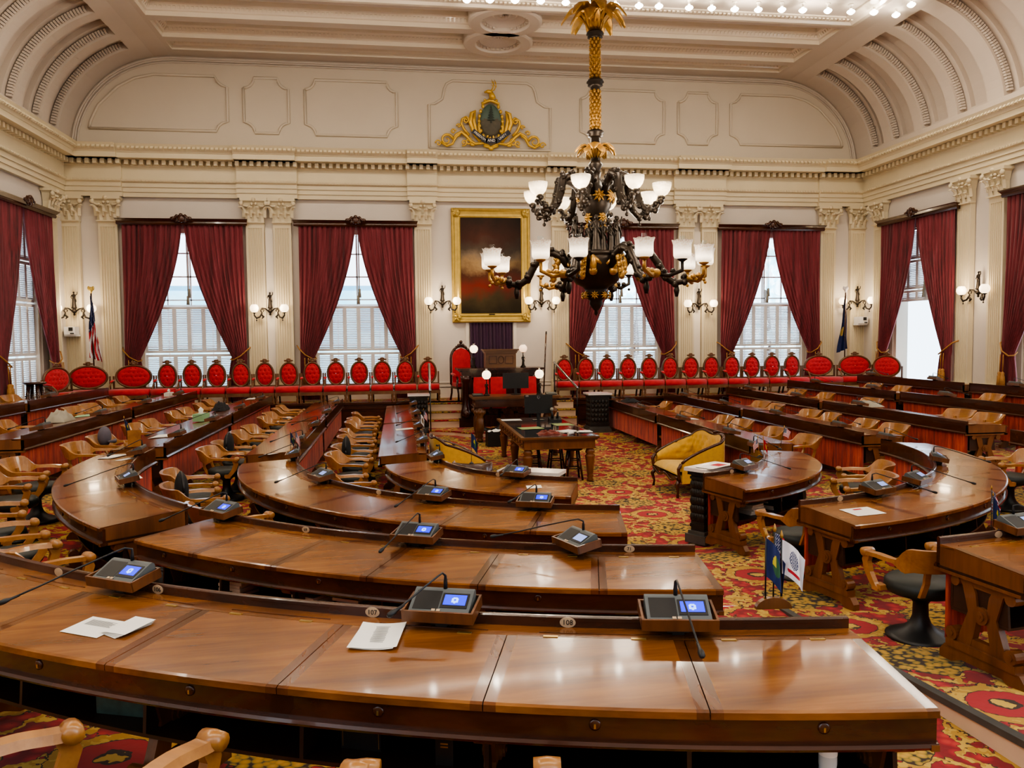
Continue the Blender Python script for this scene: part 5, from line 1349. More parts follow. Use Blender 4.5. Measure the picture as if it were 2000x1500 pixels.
# the reporters' table in the well
TX0, TX1, TY0, TY1, TZ = -.62, .70, 12.88, 16.2, .78
r = thing('well_table', 'long wooden table with black glass top and stout turned legs', 'table', ((TX0 + TX1) / 2, (TY0 + TY1) / 2, 0)); tx, ty = (TX0 + TX1) / 2, (TY0 + TY1) / 2; hw, hl = (TX1 - TX0) / 2, (TY1 - TY0) / 2
b = MB(); b.box((0, 0, TZ - .02), (2 * hw, 2 * hl, .035)); b.box((0, 0, TZ - .05), (2 * hw - .05, 2 * hl - .05, .03)); b.build('tabletop', M['podium'], r)
b = MB(); b.box((0, 0, TZ + .001), (2 * hw - .12, 2 * hl - .12, .006)); b.build('glass_top', M['glasstop'], r)
b = MB(); b.box((0, 0, TZ - .13), (2 * hw - .12, 2 * hl - .12, .15)); b.box((0, 0, TZ - .20), (2 * hw - .09, 2 * hl - .09, .02))
for i in range(10):
    for s in (-1, 1): b.box((s * (hw - .06), -hl + .25 + i * (2 * hl - .5) / 9, TZ - .13), (.03, .2, .10)); b.sphere((s * (hw - .04), -hl + .25 + i * (2 * hl - .5) / 9, TZ - .13), .018, 6, 5)
b.build('apron', M['leg'], r)
for sy in (-1, 0, 1):
    for sx in (-1, 1):
        b = MB(True); b.lathe([(.001, 0), (.055, 0), (.062, .03), (.045, .06), (.06, .09), (.045, .12), (.055, .14), (.07, .3), (.085, .42), (.09, .44), (.06, .47), (.085, .50), (.07, .54), (.06, .56), (.085, .57), (.001, .58)], (sx * (hw - .13), sy * (hl - .14), 0), 8); b.build('leg', M['leg'], r)
monitor('black monitor seen from behind on the long table', (.14, 15.55, TZ + .004), 0, .56, .37, True)
def sheet(label, x, y, z, w, h, rz=0, mat='paper', n=1, lines=0, band=None, cat='paper', name='paper_sheet', group='loose papers', tilt=None, fold=0):
    r = thing(name, label, cat, (x, y, z), 0, group)
    for i in range(n):
        a = rz + R(i * 4); ca, sa = cos(a), sin(a); b = MB(True)
        def P(u, v):
            q, t = (u - .5) * w, (v - .5) * h; X_, Y_ = q * ca - t * sa + .006 * i, q * sa + t * ca
            zz = (tilt(x + X_, y + Y_) - z) if tilt else 0
            return (X_, Y_, zz + .0015 + .004 * i + fold * (abs(u - .5) * 2) ** 2 * .02)
        b.grid(8, 10, P); b.build('sheet', M[mat], r)
    b = MB()
    zz = .0022 + .004 * (n - 1)
    ca, sa = cos(rz), sin(rz)
    def bar(u0, u1, v0, v1, m):
        vs = []
        for u, v in ((u0, v0), (u1, v0), (u1, v1), (u0, v1)):
            q, t = (u - .5) * w, (v - .5) * h; X_, Y_ = q * ca - t * sa + .006 * (n - 1), q * sa + t * ca
            vs.append((X_, Y_, ((tilt(x + X_, y + Y_) - z) if tilt else 0) + zz + fold * (abs((u0 + u1) / 2 - .5) * 2) ** 2 * .02))
        b.add(vs, [(0, 1, 2, 3)], m)
    for k in range(lines): bar(.15, .85 - .2 * rnd.random(), .83 - .035 * k, .845 - .035 * k, 0)
    if band: bar(*band, 1)
    if lines or band: b.build('print', [M['console'], M['usred']], r)
    return r
g = 'papers on the long table'
sheet('green folder at the left side of the long table', -.25, 14.2, TZ + .005, .42, .34, R(8), 'green', 2, group=g, cat='folder', name='folder')
sheet('spread of white papers in the middle of the near end of the long table', .28, 13.55, TZ + .005, .34, .3, R(20), n=4, group=g)
sheet('pile of white papers at the right edge of the long table', .56, 13.45, TZ + .005, .24, .26, R(-12), n=4, group=g)
sheet('white sheet at the far left corner of the long table', -.38, 15.75, TZ + .005, .4, .3, 0, group=g)
sheet('pale green sheet at the right of the long table', .45, 14.7, TZ + .005, .35, .4, R(5), 'green', group=g)
r = thing('leather_bag', 'crumpled red-brown leather bag on the near end of the long table', 'bag', (-.08, 13.3, TZ + .005)); b = MB(True)
b.grid(18, 12, lambda u, v: ((u - .5) * .40, (v - .5) * .26, .001 + (.045 + .02 * sin(u * 17 + v * 5) + .015 * sin(v * 19)) * max(0, sin(PI * u) * sin(PI * v)) ** .4)); b.build('bag_body', M['redleather'], r); b = MB(True); b.tube([(-.1, -.08, .05), (-.05, -.12, .07), (.05, -.12, .06), (.1, -.08, .05)], .008, 6); b.build('strap', M['redleather'], r)
r = thing('paper_cup', 'white paper cup lying among the papers on the long table', 'cup', (.26, 13.12, TZ + .04), R(20)); b = MB(True); b.T = Matrix.Rotation(R(80), 4, 'Y'); b.lathe([(.028, -.05), (.036, .05), (.034, .05), (.026, -.05)], n=16, caps=False); b.lathe([(.001, -.05), (.028, -.05)], n=16, caps=False); b.build('cup_wall', M['paper'], r); b = MB(True); b.T = Matrix.Rotation(R(80), 4, 'Y'); b.tube([(.036 * cos(t), .036 * sin(t), .05) for t in [2 * PI * i / 16 for i in range(17)]], .002, 5); b.build('rim', M['paper'], r)
r = thing('desk_phone', 'black desk telephone with a round white-topped stem on the long table', 'telephone', (.42, 15.4, TZ + .004)); b = MB(); P = [(-.1, 0), (-.1, .03), (.08, .08), (.1, .07), (.1, 0)]; b.loft([[(q, y, z) for y, z in P] for q in (-.1, .14)]); b.build('base', M['black'], r); b = MB(True); b.tube([(-.03, 0, .06), (-.04, .0, .2)], [.03, .02], 8); b.tube([(.07, 0, .06), (.08, 0, .17)], [.025, .02], 8); b.build('stem', M['black'], r); b = MB(True); b.sphere((-.04, 0, .23), .035, 10, 8); b.build('ball', M['cap'], r)
def stool(label, x, y, h=.54, mat='rostrum'):
    r = thing('wooden_stool', label, 'stool', (x, y, zf(x, y) if y < 20 else PLAT), 0, 'dark wooden stools')
    b = MB(True); b.lathe([(.001, h - .035), (.15, h - .035), (.17, h - .02), (.165, h), (.001, h)], n=20); b.build('seat', M[mat], r)
    for k in range(4):
        a = PI / 4 + k * PI / 2; b = MB(True); b.tube([(.11 * cos(a), .11 * sin(a), h - .03), (.19 * cos(a), .19 * sin(a), 0)], [.017, .02], 7); b.build('leg', M[mat], r)
    for z, q in ((.2, .165), (.34, .145)):
        b = MB(True)
        for k in range(4): a, c = PI / 4 + k * PI / 2, PI / 4 + (k + 1) * PI / 2; b.tube([(q * cos(a), q * sin(a), z), (q * cos(c), q * sin(c), z)], .011, 6)
        b.build('rung', M[mat], r)
stool('dark wooden stool tucked under the near right corner of the long table', .33, 13.25); stool('dark wooden stool under the middle of the long table', .22, 14.2); stool('wooden stool with rungs under the near left of the long table', -.28, 13.7)
r = thing('round_stool', 'heavy black wooden stool by the left wall shutters', 'stool', (-10.35, 18.4, zf(-10.35, 18.4))); 
H = 1.58 - zf(-10.35, 18.4)
b = MB(True); b.lathe([(.001, H - .05), (.2, H - .05), (.235, H - .025), (.22, H), (.001, H)], n=20); b.build('seat', M['dwood'], r)
for k in range(4):
    a = PI / 4 + k * PI / 2; b = MB(True); b.lathe([(.035, 0), (.04, .2), (.028, .24), (.042, .3), (.04, H - .05)], n=8); T = Matrix.Translation((.2 * cos(a), .2 * sin(a), 0)) @ Matrix.Rotation(.0, 4, 'X'); b.v = [(v[0] + (.21 - .09 * v[2] / H) * cos(a), v[1] + (.21 - .09 * v[2] / H) * sin(a), v[2]) for v in b.v]; b.build('leg', M['dwood'], r)
b = MB(True)
for k in range(4): a, c = PI / 4 + k * PI / 2, PI / 4 + (k + 1) * PI / 2; b.tube([(.16 * cos(a), .16 * sin(a), H * .6), (.16 * cos(c), .16 * sin(c), H * .6)], .02, 6)
b.build('rung', M['dwood'], r)
r = thing('storage_crate', 'black crate filled with crumpled white bags under the clerk desk', 'crate', (-.48, 17.4, zf(-.48, 17.4)), R(4)); b = MB()
for x, y, w, d in ((-.21, 0, .02, .3), (.21, 0, .02, .3), (0, -.15, .44, .02), (0, .15, .44, .02)): b.box((x, y, .16), (w, d, .32))
b.box((0, 0, .01), (.44, .3, .02)); b.build('crate_body', M['black'], r); b = MB(True); b.grid(14, 10, lambda u, v: ((u - .5) * .4, (v - .5) * .27, .27 + .1 * (sin(u * 11 + v * 3) * sin(v * 9 + 1) * .5 + .5) * sin(PI * u) ** .3)); b.build('bag_filling', M['paper'], r)

# yellow settees
def settee(label, x, y, rz, sc=1.):
    r = thing('yellow_settee', label, 'settee', (x, y, zf(x, y)), rz, 'gold tufted settees'); r.scale = (sc, 1, 1) if sc < 1 else (1, 1, 1)
    hw, fd, bd = .56, -.40, .36
    def top(t):                                      # t in [-1,1] along the back from arm end to arm end
        a = abs(t); return .52 + .40 * (cos(a * PI / 2)) ** .8 + .05 * max(0, 1 - a * 4) * 0 - .05 * math.exp(-(t / .12) ** 2) + .0
    def ctr(t):
        a = abs(t); s = 1 if t > 0 else -1
        if a > .55: f = (a - .55) / .45; return (s * (hw - .02 + .02 * f), bd - .13 - (bd - .10 - fd) * .92 * f)
        q = PI / 2 * a / .55; return (s * (hw - .02) * sin(q) ** .7 if q > 0 else 0, bd - .13 * (1 - cos(q)) ** 1.0)
    b = MB(True); nu, nv = 64, 14; btn = [(i * .115 + (.0575 if j % 2 else 0), .52 + .085 * j) for j in range(4) for i in range(-6, 7)]
    def inner(u, v):
        t = -1 + 2 * u; x_, y_ = ctr(t); tp = top(t); z = .40 + (tp - .40) * v; d = .065 * sin(PI * min(1, v * .95)) ** .6
        xs = t * .78
        for bx, bz in btn:
            if abs(bx) < .62: d -= .038 * math.exp(-((xs - bx) ** 2 + (z - bz) ** 2) / .0011)
        n = Vector((-x_ * .9, -(y_ - .0) if abs(t) < .55 else 0, 0)); n = n.normalized() if n.length > 1e-4 else Vector((0, -1, 0))
        return (x_ + n.x * d, y_ + n.y * d - .0, z)
    b.grid(nu, nv, inner); b.build('tufted_back', M['yellow'], r)
    b = MB(True)
    for bx, bz in btn:
        if abs(bx) > .45: continue
        p = inner((bx / .78 + 1) / 2, (bz - .4) / (top(bx / .78) - .4)) if bz < top(bx / .78) - .05 else None
        if p: b.sphere((p[0], p[1] - .004, p[2]), .009, 5, 4)
    b.build('back_buttons', M['yellow'], r)
    b = MB(True); b.grid(nu, 4, lambda u, v: (ctr(-1 + 2 * u)[0] * 1.06, ctr(-1 + 2 * u)[1] + .045 * (1 - abs(-1 + 2 * u)), .22 + (top(-1 + 2 * u) - .22) * v)); b.build('outer_back', M['yellow'], r)
    b = MB(True); b.tube([(ctr(t)[0] * 1.03, ctr(t)[1] + .025 * (1 - abs(t)), top(t) + .005) for t in [-1 + 2 * i / 48 for i in range(49)]], .024, 8)
    for s in (-1, 1): b.tube([(s * (hw + .02), fd + .01, .52), (s * (hw + .02), fd - .03, .44), (s * (hw + .01), fd - .02, .34), (s * (hw), fd - .0, .24)], [.024, .028, .024, .022], 8)
    b.tube([(0, bd + .02, top(0) + .0), (.0, bd + .02, top(0) + .04), (.1, bd + .02, top(.15) + .03)], .02, 6); b.build('carved_frame', M['dwood'], r)
    b = MB(True)
    def seat(u, v): 
        x_ = (u - .5) * 2 * (hw - .03); y_ = fd - .03 + .03 * abs(sin((u - .5) * 2 * PI)) + (bd - .08 - fd) * v; return (x_, y_, .33 + .12 * min(1, sin(PI * min(.5, v * 3 + .05)) * 1.0) * (1 - .25 * v) * (1 - (abs(u - .5) * 2) ** 6 * .3))
    b.grid(24, 12, seat); b.loft([[(x_, fd - .02, z), (x_, bd - .1, z)] for x_, z in ((-hw + .03, .24), (-hw + .03, .34), (hw - .03, .34), (hw - .03, .24))], closed=False, caps=False); b.build('seat_cushion', M['yellow'], r)
    b = MB(True); b.tube([((hw - .02) * t, fd - .03, .27 + .03 * cos(t * PI * 2)) for t in [-1 + i / 12 for i in range(25)]], .022, 7); b.box((0, -.02, .24), (2 * hw - .06, bd - fd - .16, .06)); b.build('seat_rail', M['dwood'], r)
    for s in (-1, 1):
        b = MB(True); b.tube([(s * (hw - .04), fd, .27), (s * (hw - .0), fd - .045, .2), (s * (hw - .03), fd - .02, .09), (s * (hw - .02), fd - .03, 0)], [.035, .032, .018, .022], 8); b.build('front_leg', M['dwood'], r)
        b = MB(True); b.tube([(s * (hw - .12), bd - .08, .25), (s * (hw - .1), bd + .0, 0)], [.03, .02], 7); b.build('rear_leg', M['dwood'], r)
settee('gold tufted settee with carved wooden frame right of the long table', 1.93, 11.92, R(-97 + 8))
settee('gold tufted armchair half hidden behind the small left desk', -1.72, 12.5, R(98), .66)
r = thing('tub_chair', 'dark red round-backed chair peeking over the small left desk', 'chair', (-1.62, 10.75, zf(-1.62, 10.75)), R(150))
b = MB(True); b.lathe([(.24, .3), (.27, .5), (.28, .74), (.25, .76), (.24, .6), (.22, .42)], n=24, a0=R(10), a1=R(190), caps=False); b.build('round_back', M['dwood'], r); b = MB(True); b.lathe([(.22, .42), (.236, .6), (.245, .74)], n=24, a0=R(12), a1=R(188), caps=False); b.build('back_lining', M['redvel'], r)
b = MB(True); b.lathe([(.001, .36), (.23, .36), (.25, .40), (.22, .44), (.001, .45)], n=20); b.build('seat', M['redvel'], r)
for k in range(4): a = PI / 4 + k * PI / 2; b = MB(True); b.tube([(.17 * cos(a), .17 * sin(a), .37), (.2 * cos(a), .2 * sin(a), 0)], [.025, .018], 7); b.build('leg', M['dwood'], r)
# ------------------------------------------------------------------ flags
def us_mat(u, v):                                   # 0 white 1 red 2 blue 3 star-white
    if v > .46 and u < .42:
        k = (int(u / .42 * 11) + int((v - .46) / .54 * 9)) % 2; fu, fv = (u / .42 * 11) % 1, ((v - .46) / .54 * 9) % 1
        return 0 if k == 0 and abs(fu - .5) < .33 and abs(fv - .5) < .33 else 2
    return 1 if int(v * 13) % 2 == 0 else 0
def state_mat(u, v): d = ((u - .5) / .2) ** 2 + ((v - .5) / .26) ** 2; return 2 if d > 1 else (3 if u < .5 and v > .46 else 4)
def army_mat(u, v):
    d = ((u - .5) / .2) ** 2 + ((v - .58) / .26) ** 2
    if abs(v - .2 - .25 * (u - .5) ** 2) < .045 and .25 < u < .78: return 1
    return 2 if d < 1 and (int(u * 40) + int(v * 30)) % 3 else 0
def red_mat(u, v): return 1 if ((u - .5) / .2) ** 2 + ((v - .5) / .25) ** 2 > 1 else 5
def white_mat(u, v): return 0 if ((u - .5) / .25) ** 2 + ((v - .5) / .3) ** 2 > 1 else (5 if int(u * 23 + v * 17) % 2 else 2)
FM = {'us': us_mat, 'state': state_mat, 'army': army_mat, 'red': red_mat, 'white': white_mat}
def small_flag(kind, label, loc, h, w, fh, rz=0, droop=.6, lean=0):
    r = thing('desk_flag', label, 'flag', loc, rz, 'small desk flags')
    b = MB(True); b.tube([(0, 0, 0), (lean * .5, 0, h * .5), (lean, 0, h)], .0035, 6); b.build('pole', M['black'] if h > .25 else M['oak'], r)
    b = MB(True); b.lathe([(.001, -.004), (.006, 0), (.008, .01), (.001, .035)], (lean, 0, h), 8); b.build('finial', M['gold'], r)
    b = MB(True); nu, nv = 44, 39
    def P(u, v):                                    # u along the fly, v along the hoist
        q = w * u * (1 - droop * .45); z = h - .006 - fh * (1 - v) - droop * w * u * (.55 + .5 * u) - .0
        return (lean * (1 - (1 - v) * fh / h) + q * (1 - .25 * droop * u), .012 * sin(u * 8 + v * 2) * u ** .5 * (fh / .15) + .02 * droop * sin(u * 15 + v) * u, z)
    b.grid(nu, nv, P, matf=FM[kind]); b.build('cloth', [M['uswhite'], M['usred'], M['blue'], M['flag_y'], M['flag_g'], M['goldleaf']], r)
    return r
M['flag_y'] = plain('flag_yellow', 'c9b92c', .7); M['flag_g'] = plain('flag_green', '2d5a3a', .7)
p = at(1510, 1186, 1.235); r1z = LR[1].rz(0) 
r = thing('flag_stand', 'arched wooden flag stand on the rail of the foreground desk', 'flag stand', (p.x, p.y, 1.231), R(-5)); b = MB()
pf = [(-.08, -.022)] + [(.08 * -cos(t), .05 * sin(t) - .0) for t in [PI * i / 14 for i in range(15)]] + [(.08, -.022)]
b.prism([(x, max(z, -.0)) for x, z in pf[1:-1]], lambda a, c, d: (a, d, c), -.014, .014); b.build('arched_block', M['leg'], r)
b = MB()
for x in (-.036, 0, .036): b.cyl((x, 0, .035), .006, .016, 8)
b.build('pole_socket', M['brass'], r)
for dx, kind, lab, h, w, fh, dr, rz, ln in ((-.036, 'state', 'navy desk flag with a green and yellow emblem, left in the foreground stand', .28, .15, .17, .72, R(-6), .0), (.0, 'us', 'striped desk flag with white stars, middle in the foreground stand', .30, .12, .13, .5, R(18), .005), (.036, 'army', 'white desk flag with a blue emblem and red scroll, right in the foreground stand', .27, .155, .15, .55, R(-8), .0)):
    small_flag(kind, lab, (p.x + dx, p.y, 1.27), h, w, fh, rz, dr, ln)
def flag_at(px, py, z, kind, label, h, w, fh, rz=0, dr=.7, lean=0, holder=True, dz=0):
    q = at(px, py, z); small_flag(kind, label, (q.x, q.y, z + dz), h, w, fh, rz, dr, lean)
    if holder:
        o = thing('flag_holder', 'holder of the ' + ' '.join(label.split()[:12]), 'flag holder', (q.x, q.y, z), 0, 'small flag holders'); b = MB(True); b.lathe([(.001, 0), (.03, 0), (.028, .012), (.012, .02), (.009, .035), (.006, .035), (.006, .01), (.001, .01)], n=12); b.build('base', M['black'], o); b = MB(True); b.lathe([(.010, .028), (.013, .033), (.010, .038)], n=10, caps=False); b.build('collar', M['brass'], o)
flag_at(1492, 893, .85, 'red', 'red flag beside the mic unit of the small right desk', .24, .12, .12, 0, .8, -.01); 
flag_at(1483, 893, .85, 'us', 'striped flag left of the red flag on the small right desk', .25, .11, .11, R(170), .7, .02)
flag_at(1523, 878, .85, 'us', 'striped flag on a leaning stick at the bend of the small right desk', .30, .13, .11, R(8), .35, .07)
flag_at(578, 886, .92, 'us', 'striped flag beside the mic unit of the second left desk', .30, .13, .13, R(20), .9)
flag_at(568, 884, .92, 'state', 'navy flag left of the striped flag on the second left desk', .28, .12, .13, R(30), .9)
flag_at(822, 843, .87, 'white', 'white flag on the straight desk left of the steps', .30, .12, .15, R(10), .8); flag_at(828, 840, .87, 'us', 'striped flag behind the white flag on the straight desk', .34, .12, .13, R(15), .7)
flag_at(252, 868, 1.03, 'state', 'navy flag leaning by the wooden book stand', .36, .14, .16, R(20), .9, -.05)
flag_at(921, 906, .84, 'state', 'navy flag behind the small left desk before the long table', .40, .16, .18, R(10), .8, .0)
q = at(1941, 1008, .9); 
small_flag('state', 'navy flag with yellow emblem hanging at the outer edge of the large right desk', (q.x, q.y, .45), .62, .18, .2, R(-10), 1.0, -.01); small_flag('us', 'striped flag behind the navy flag at the large right desk', (q.x + .05, q.y + .08, .45), .66, .16, .18, R(-10), .9, -.01)
o = thing('flag_holder', 'tall holder of the two flags at the edge of the large right desk', 'flag holder', (q.x + .025, q.y + .04, zf(q.x, q.y)), 0, 'small flag holders'); b = MB(True); b.lathe([(.001, 0), (.09, 0), (.085, .02), (.02, .03), (.014, .3), (.014, .36), (.05, .37), (.05, .40), (.001, .4)], n=12); b.build('stem', M['black'], o); b = MB(True); b.lathe([(.052, .37), (.058, .385), (.052, .4)], n=12, caps=False); b.build('collar', M['brass'], o)
def big_flag(x, y, kind, label, top, rz):
    r = thing('pole_flag', label, 'flag', (x, y, PLAT), rz, 'flags on tall poles')
    b = MB(True); b.tube([(0, 0, .1), (0, 0, top)], .018, 8); b.build('pole', M['dwood'], r); b = MB(True); b.lathe([(.001, 0), (.2, 0), (.19, .05), (.06, .09), (.04, .2), (.001, .2)], n=16); b.build('stand', M['brass'], r)
    b = MB(True); b.sphere((0, 0, top + .1), .05, 8, 6, (1, .6, 1.4)); b.sphere((-.05, 0, top + .13), .04, 6, 5, (.8, .5, 1.4)); b.sphere((.05, 0, top + .13), .04, 6, 5, (.8, .5, 1.4)); b.lathe([(.018, 0), (.025, .03), (.015, .06)], (0, 0, top), 8); b.build('finial', M['goldleaf'] if kind == 'us' else M['uswhite'], r)
    b = MB(True); H = top - .06
    def P(u, v):                                    # furled: v runs down, u across the folds
        w = .035 + .26 * (1 - v) ** 1.1; z = H - 1.55 * (1 - v) - .12 * u * (1 - v)
        return (-.02 - .25 * w + w * u + .012 * sin((1 - v) * 9), -.03 - (.02 + .035 * (1 - v)) * sin(u * 14 + v * 4), z)
    if kind == 'us': mf = lambda u, v: (0 if (int(u * 24) * 7 + int(v * 39) * 5) % 23 == 0 else 2) if v - .22 * u > .40 else (1 if int(u * 6.5 + 1.2 * sin(v * 9)) % 2 == 0 else 0)
    else: mf = lambda u, v: 2 if ((u - .7) / .2) ** 2 + ((v - .35) / .08) ** 2 > 1 else 5
    b.grid(48, 39, P, matf=mf); b.build('cloth', [M['uswhite'], M['usred'], M['blue'], M['flag_y'], M['flag_g'], M['goldleaf']], r)
big_flag(-10.22, 21.45, 'us', 'striped flag furled on a tall pole in the left corner', 2.85, R(10)); big_flag(10.16, 21.45, 'blue', 'dark blue flag furled on a tall pole in the right corner', 2.83, R(180 - 10))

# ------------------------------------------------------------------ papers and things on and under the desks
def tl(path, zfl): return lambda x, y: surf(path, zfl, x, y)
def clampw(path, q):
    if isinstance(path, Wing): return Vector((path.x + path.sgn * max(.2, min(.52, (q.x - path.x) * path.sgn)), q.y, q.z))
    return q
def paper(path, zfl, px, py, z, label, w, h, rz=0, **k):
    q = at(px, py, z); zz = surf(path, zfl, q.x, q.y); q = clampw(path, at(px, py, zz)); return sheet(label, q.x, q.y, surf(path, zfl, q.x, q.y), w, h, rz, tilt=tl(path, zfl), **k)
paper(LR[1], .43, 738, 1243, 1.17, 'folded white printed pages right of plate 107 on the foreground desk', .19, .25, R(-14), n=2, lines=18, fold=.4, group='papers on the foreground desk')
paper(LR[1], .43, 185, 1225, 1.17, 'open white booklet left on the foreground desk', .22, .17, R(-30), n=1, lines=9, fold=.0, group='papers on the foreground desk')
paper(LR[1], .43, 246, 1228, 1.17, 'folded white pages beside the open booklet on the foreground desk', .12, .17, R(-42), n=4, group='papers on the foreground desk')
paper(RG[3], .16, 1685, 998, .88, 'white certificate with a red heading on the large right desk', .31, .22, R(12), band=(.35, .65, .72, .86), group='lone papers')
paper(LR[4], .09, 1043, 950, .82, 'white sheet on the small left desk by the mic unit', .16, .13, R(-4), group='lone papers')
paper(LR[3], .16, 530, 886, .9, 'small white sheet on the bend of the second left desk', .16, .14, R(40), group='lone papers')
paper(LW[4], .09, 790, 838, .83, 'white sheet on the straight desk left of the dais steps', .3, .24, R(5), group='lone papers')
paper(LR[2], .28, 219, 893, 1.02, 'white pages at the far bend of the short curved left desk', .28, .2, R(60), n=3, group='lone papers'); paper(LR[2], .28, 246, 897, 1.02, 'white envelope before the wooden book stand', .2, .12, R(50), group='lone papers')
paper(LW[2], .28, 322, 852, 1.02, 'cream papers on the near end of the third left straight desk', .32, .42, R(-10), n=3, group='lone papers')
paper(LW[1], .43, 166, 812, 1.17, 'pale green papers on the fourth left straight desk', .3, .5, R(10), mat='tgreen', n=2, group='lone papers')
paper(LW[1], .43, 285, 783, 1.17, 'yellowish paper on the farther fourth left straight desk', .25, .5, R(0), group='lone papers')
paper(LW[2], .28, 492, 779, 1.02, 'white papers on the farther third left straight desk', .25, .5, R(0), n=2, group='lone papers')
paper(RW[4], .09, 1345, 818, .83, 'white papers on the first right straight desk', .3, .3, R(0), n=2, group='lone papers')
paper(RW[0], .58, 1728, 759, 1.32, 'white papers on the outermost right straight desk', .25, .5, R(0), n=2, group='lone papers'); paper(RW[0], .58, 1880, 745, 1.32, 'white paper on the outermost right desk near the side wall', .25, .5, R(0), group='lone papers')
sheet('large white sheet with a pink page on the marble pier behind the small right desk', 1.05, 8.84, .902, .5, .22, R(33), n=2, group='lone papers', band=(.45, .8, .2, .8))
def tissue(label, x, y, z, rz, mat, s=1.):
    r = thing('tissue_box', label, 'tissue box', (x, y, z), rz, 'tissue boxes'); b = MB(); b.box((0, 0, .045 * s), (.23 * s, .12 * s, .09 * s)); b.build('carton', M[mat], r)
    b = MB(True); b.lathe([(.04 * s, 0), (.025 * s, .02 * s), (.035 * s, .05 * s), (.001, .085 * s)], (0, 0, .088 * s), 7); b.build('tissue', M['paper'], r)
q = clampw(LW[2], at(393, 822, 1.03)); tissue('light green tissue box on the third left straight desk', q.x, q.y, surf(LW[2], .28, q.x, q.y, .012), R(80), 'tgreen', 1.4)
q = clampw(LW[1], at(330, 775, 1.17)); tissue('small white tissue box on the farther fourth left desk', q.x, q.y, surf(LW[1], .43, q.x, q.y, .009), R(80), 'paper', 1.0)
q = LR[1].at(ringpos(LR[1], 266, 1200, 1.2), .36); tissue('dark teal tissue box on the shelf under the foreground desk', q[0], q[1], .43 + .353, LR[1].rz(3.9) + R(10), 'teal', 1.15)
q = LR[1].at(ringpos(LR[1], 120, 1160, 1.2), .36)
r = thing('flower_pot', 'small yellow flowers in a lilac pot on the shelf under the foreground desk', 'flowers', (q[0], q[1], .783), 0); b = MB(True); b.lathe([(.001, 0), (.04, 0), (.05, .07), (.001, .07)], n=14); b.build('pot', M['lilac'], r); b = MB(True)
for i in range(40): b.sphere((rnd.uniform(-.045, .045), rnd.uniform(-.04, .04), .075 + rnd.uniform(0, .09)), .012, 5, 4)
b.build('blossoms', M['flower'], r)
sh = .783
for (px, w, hh, d, lab) in ((742, .17, .205, .06, 'black book with a gold crest on the shelf under plate 107'), (905, .07, .205, .17, 'thick black book with gold spine lettering on the shelf under the foreground desk')):
    s = ringpos(LR[1], px, 1240, 1.17); q = LR[1].at(s, .38); r = thing('black_book', lab, 'book', (q[0], q[1], sh), LR[1].rz(s), 'black books under the foreground desk')
    b = MB(); b.box((0, 0, hh / 2), (w, d, hh)); b.build('cover', M['black'], r)
    b = MB()
    if w > .1:
        b.sphere((0, -d / 2, hh * .68), .012, 7, 5, (1, .1, 1.6)); b.box((0, -d / 2 - .0005, hh * .56), (.03, .001, .003)); b.box((0, -d / 2 - .0005, hh * .96), (w * .9, .001, .002)); b.box((-w * .45, -d / 2 - .0005, hh * .5), (.002, .001, hh * .9)); b.box((w * .45, -d / 2 - .0005, hh * .5), (.002, .001, hh * .9))
    else:
        for z in (.9, .8, .72, .55, .42, .36): b.box((0, -d / 2 - .0005, hh * z), (.03, .001, .006))
    b.build('gilt_stamp', M['gold'], r)
M['pet'] = plain('clear_plastic', 'c9d3da', .12, 0, .1)
s = ringpos(LR[1], 1595, 1300, 1.17); q = LR[1].at(s, .48)
r = thing('water_bottle', 'clear plastic water bottle with a white label under the foreground desk', 'bottle', (q[0], q[1], sh), LR[1].rz(s))
b = MB(True); b.lathe([(.001, .001), (.03, .001), (.033, .01), (.031, .025), (.033, .04), (.031, .055), (.033, .07), (.033, .13), (.031, .15), (.014, .185), (.013, .198)], n=18, caps=False); b.build('bottle_body', M['pet'], r)
b = MB(True); b.lathe([(.0338, .105), (.0338, .15)], n=18, caps=False); b.build('label', M['white'], r); b = MB(True); b.lathe([(.015, .19), (.015, .21), (.001, .211)], n=12); b.build('cap', M['white'], r)
q = at(258, 868, 1.04); r = thing('book_stand', 'tilted wooden book stand on the short curved left desk', 'book stand', (q.x, q.y, surf(LR[2], .28, q.x, q.y, .02)), R(-70)); b = MB(); b.box((0, .06, .10), (.34, .02, .24), rx=R(-25)); b.build('back_board', M['oak'], r); b = MB(); b.box((0, -.03, .01), (.36, .12, .02)); b.box((0, -.09, .025), (.36, .015, .05)); b.build('ledge', M['oak'], r); b = MB(); b.box((.19, .02, .11), (.02, .16, .22)); b.build('side_board', M['oak'], r)
def soft(label, px, py, z, name, cat, mat, w, d, h, rz, path=None, zfl=0):
    q = clampw(path, at(px, py, z)); zz = surf(path, zfl, q.x, q.y, .012) if path else z
    r = thing(name, label, cat, (q.x, q.y, zz), rz, 'hats and cloth on the desks'); b = MB(True)
    b.grid(20, 14, lambda u, v: ((u - .5) * w, (v - .5) * d, h * (max(0, sin(PI * u) * sin(PI * v)) ** .5) * (.75 + .25 * sin(u * 14 + v * 6) * cos(v * 11)))); b.build('cloth', M[mat], r)
    b = MB(True); b.tube([((.5 * w - .01) * cos(t), (.5 * d - .01) * sin(t), .006) for t in [2 * PI * i / 24 for i in range(25)]], .006, 5); b.build('hem', M[mat], r)
soft('pale grey cloth hat on the fourth left straight desk', 80, 824, 1.17, 'cloth_hat', 'hat', 'cap', .3, .5, .22, 0, LW[1], .43)
soft('crumpled grey and white scarf on the third right straight desk', 1728, 789, 1.05, 'scarf', 'scarf', 'cap', .3, .7, .12, 0, RW[2], .28)
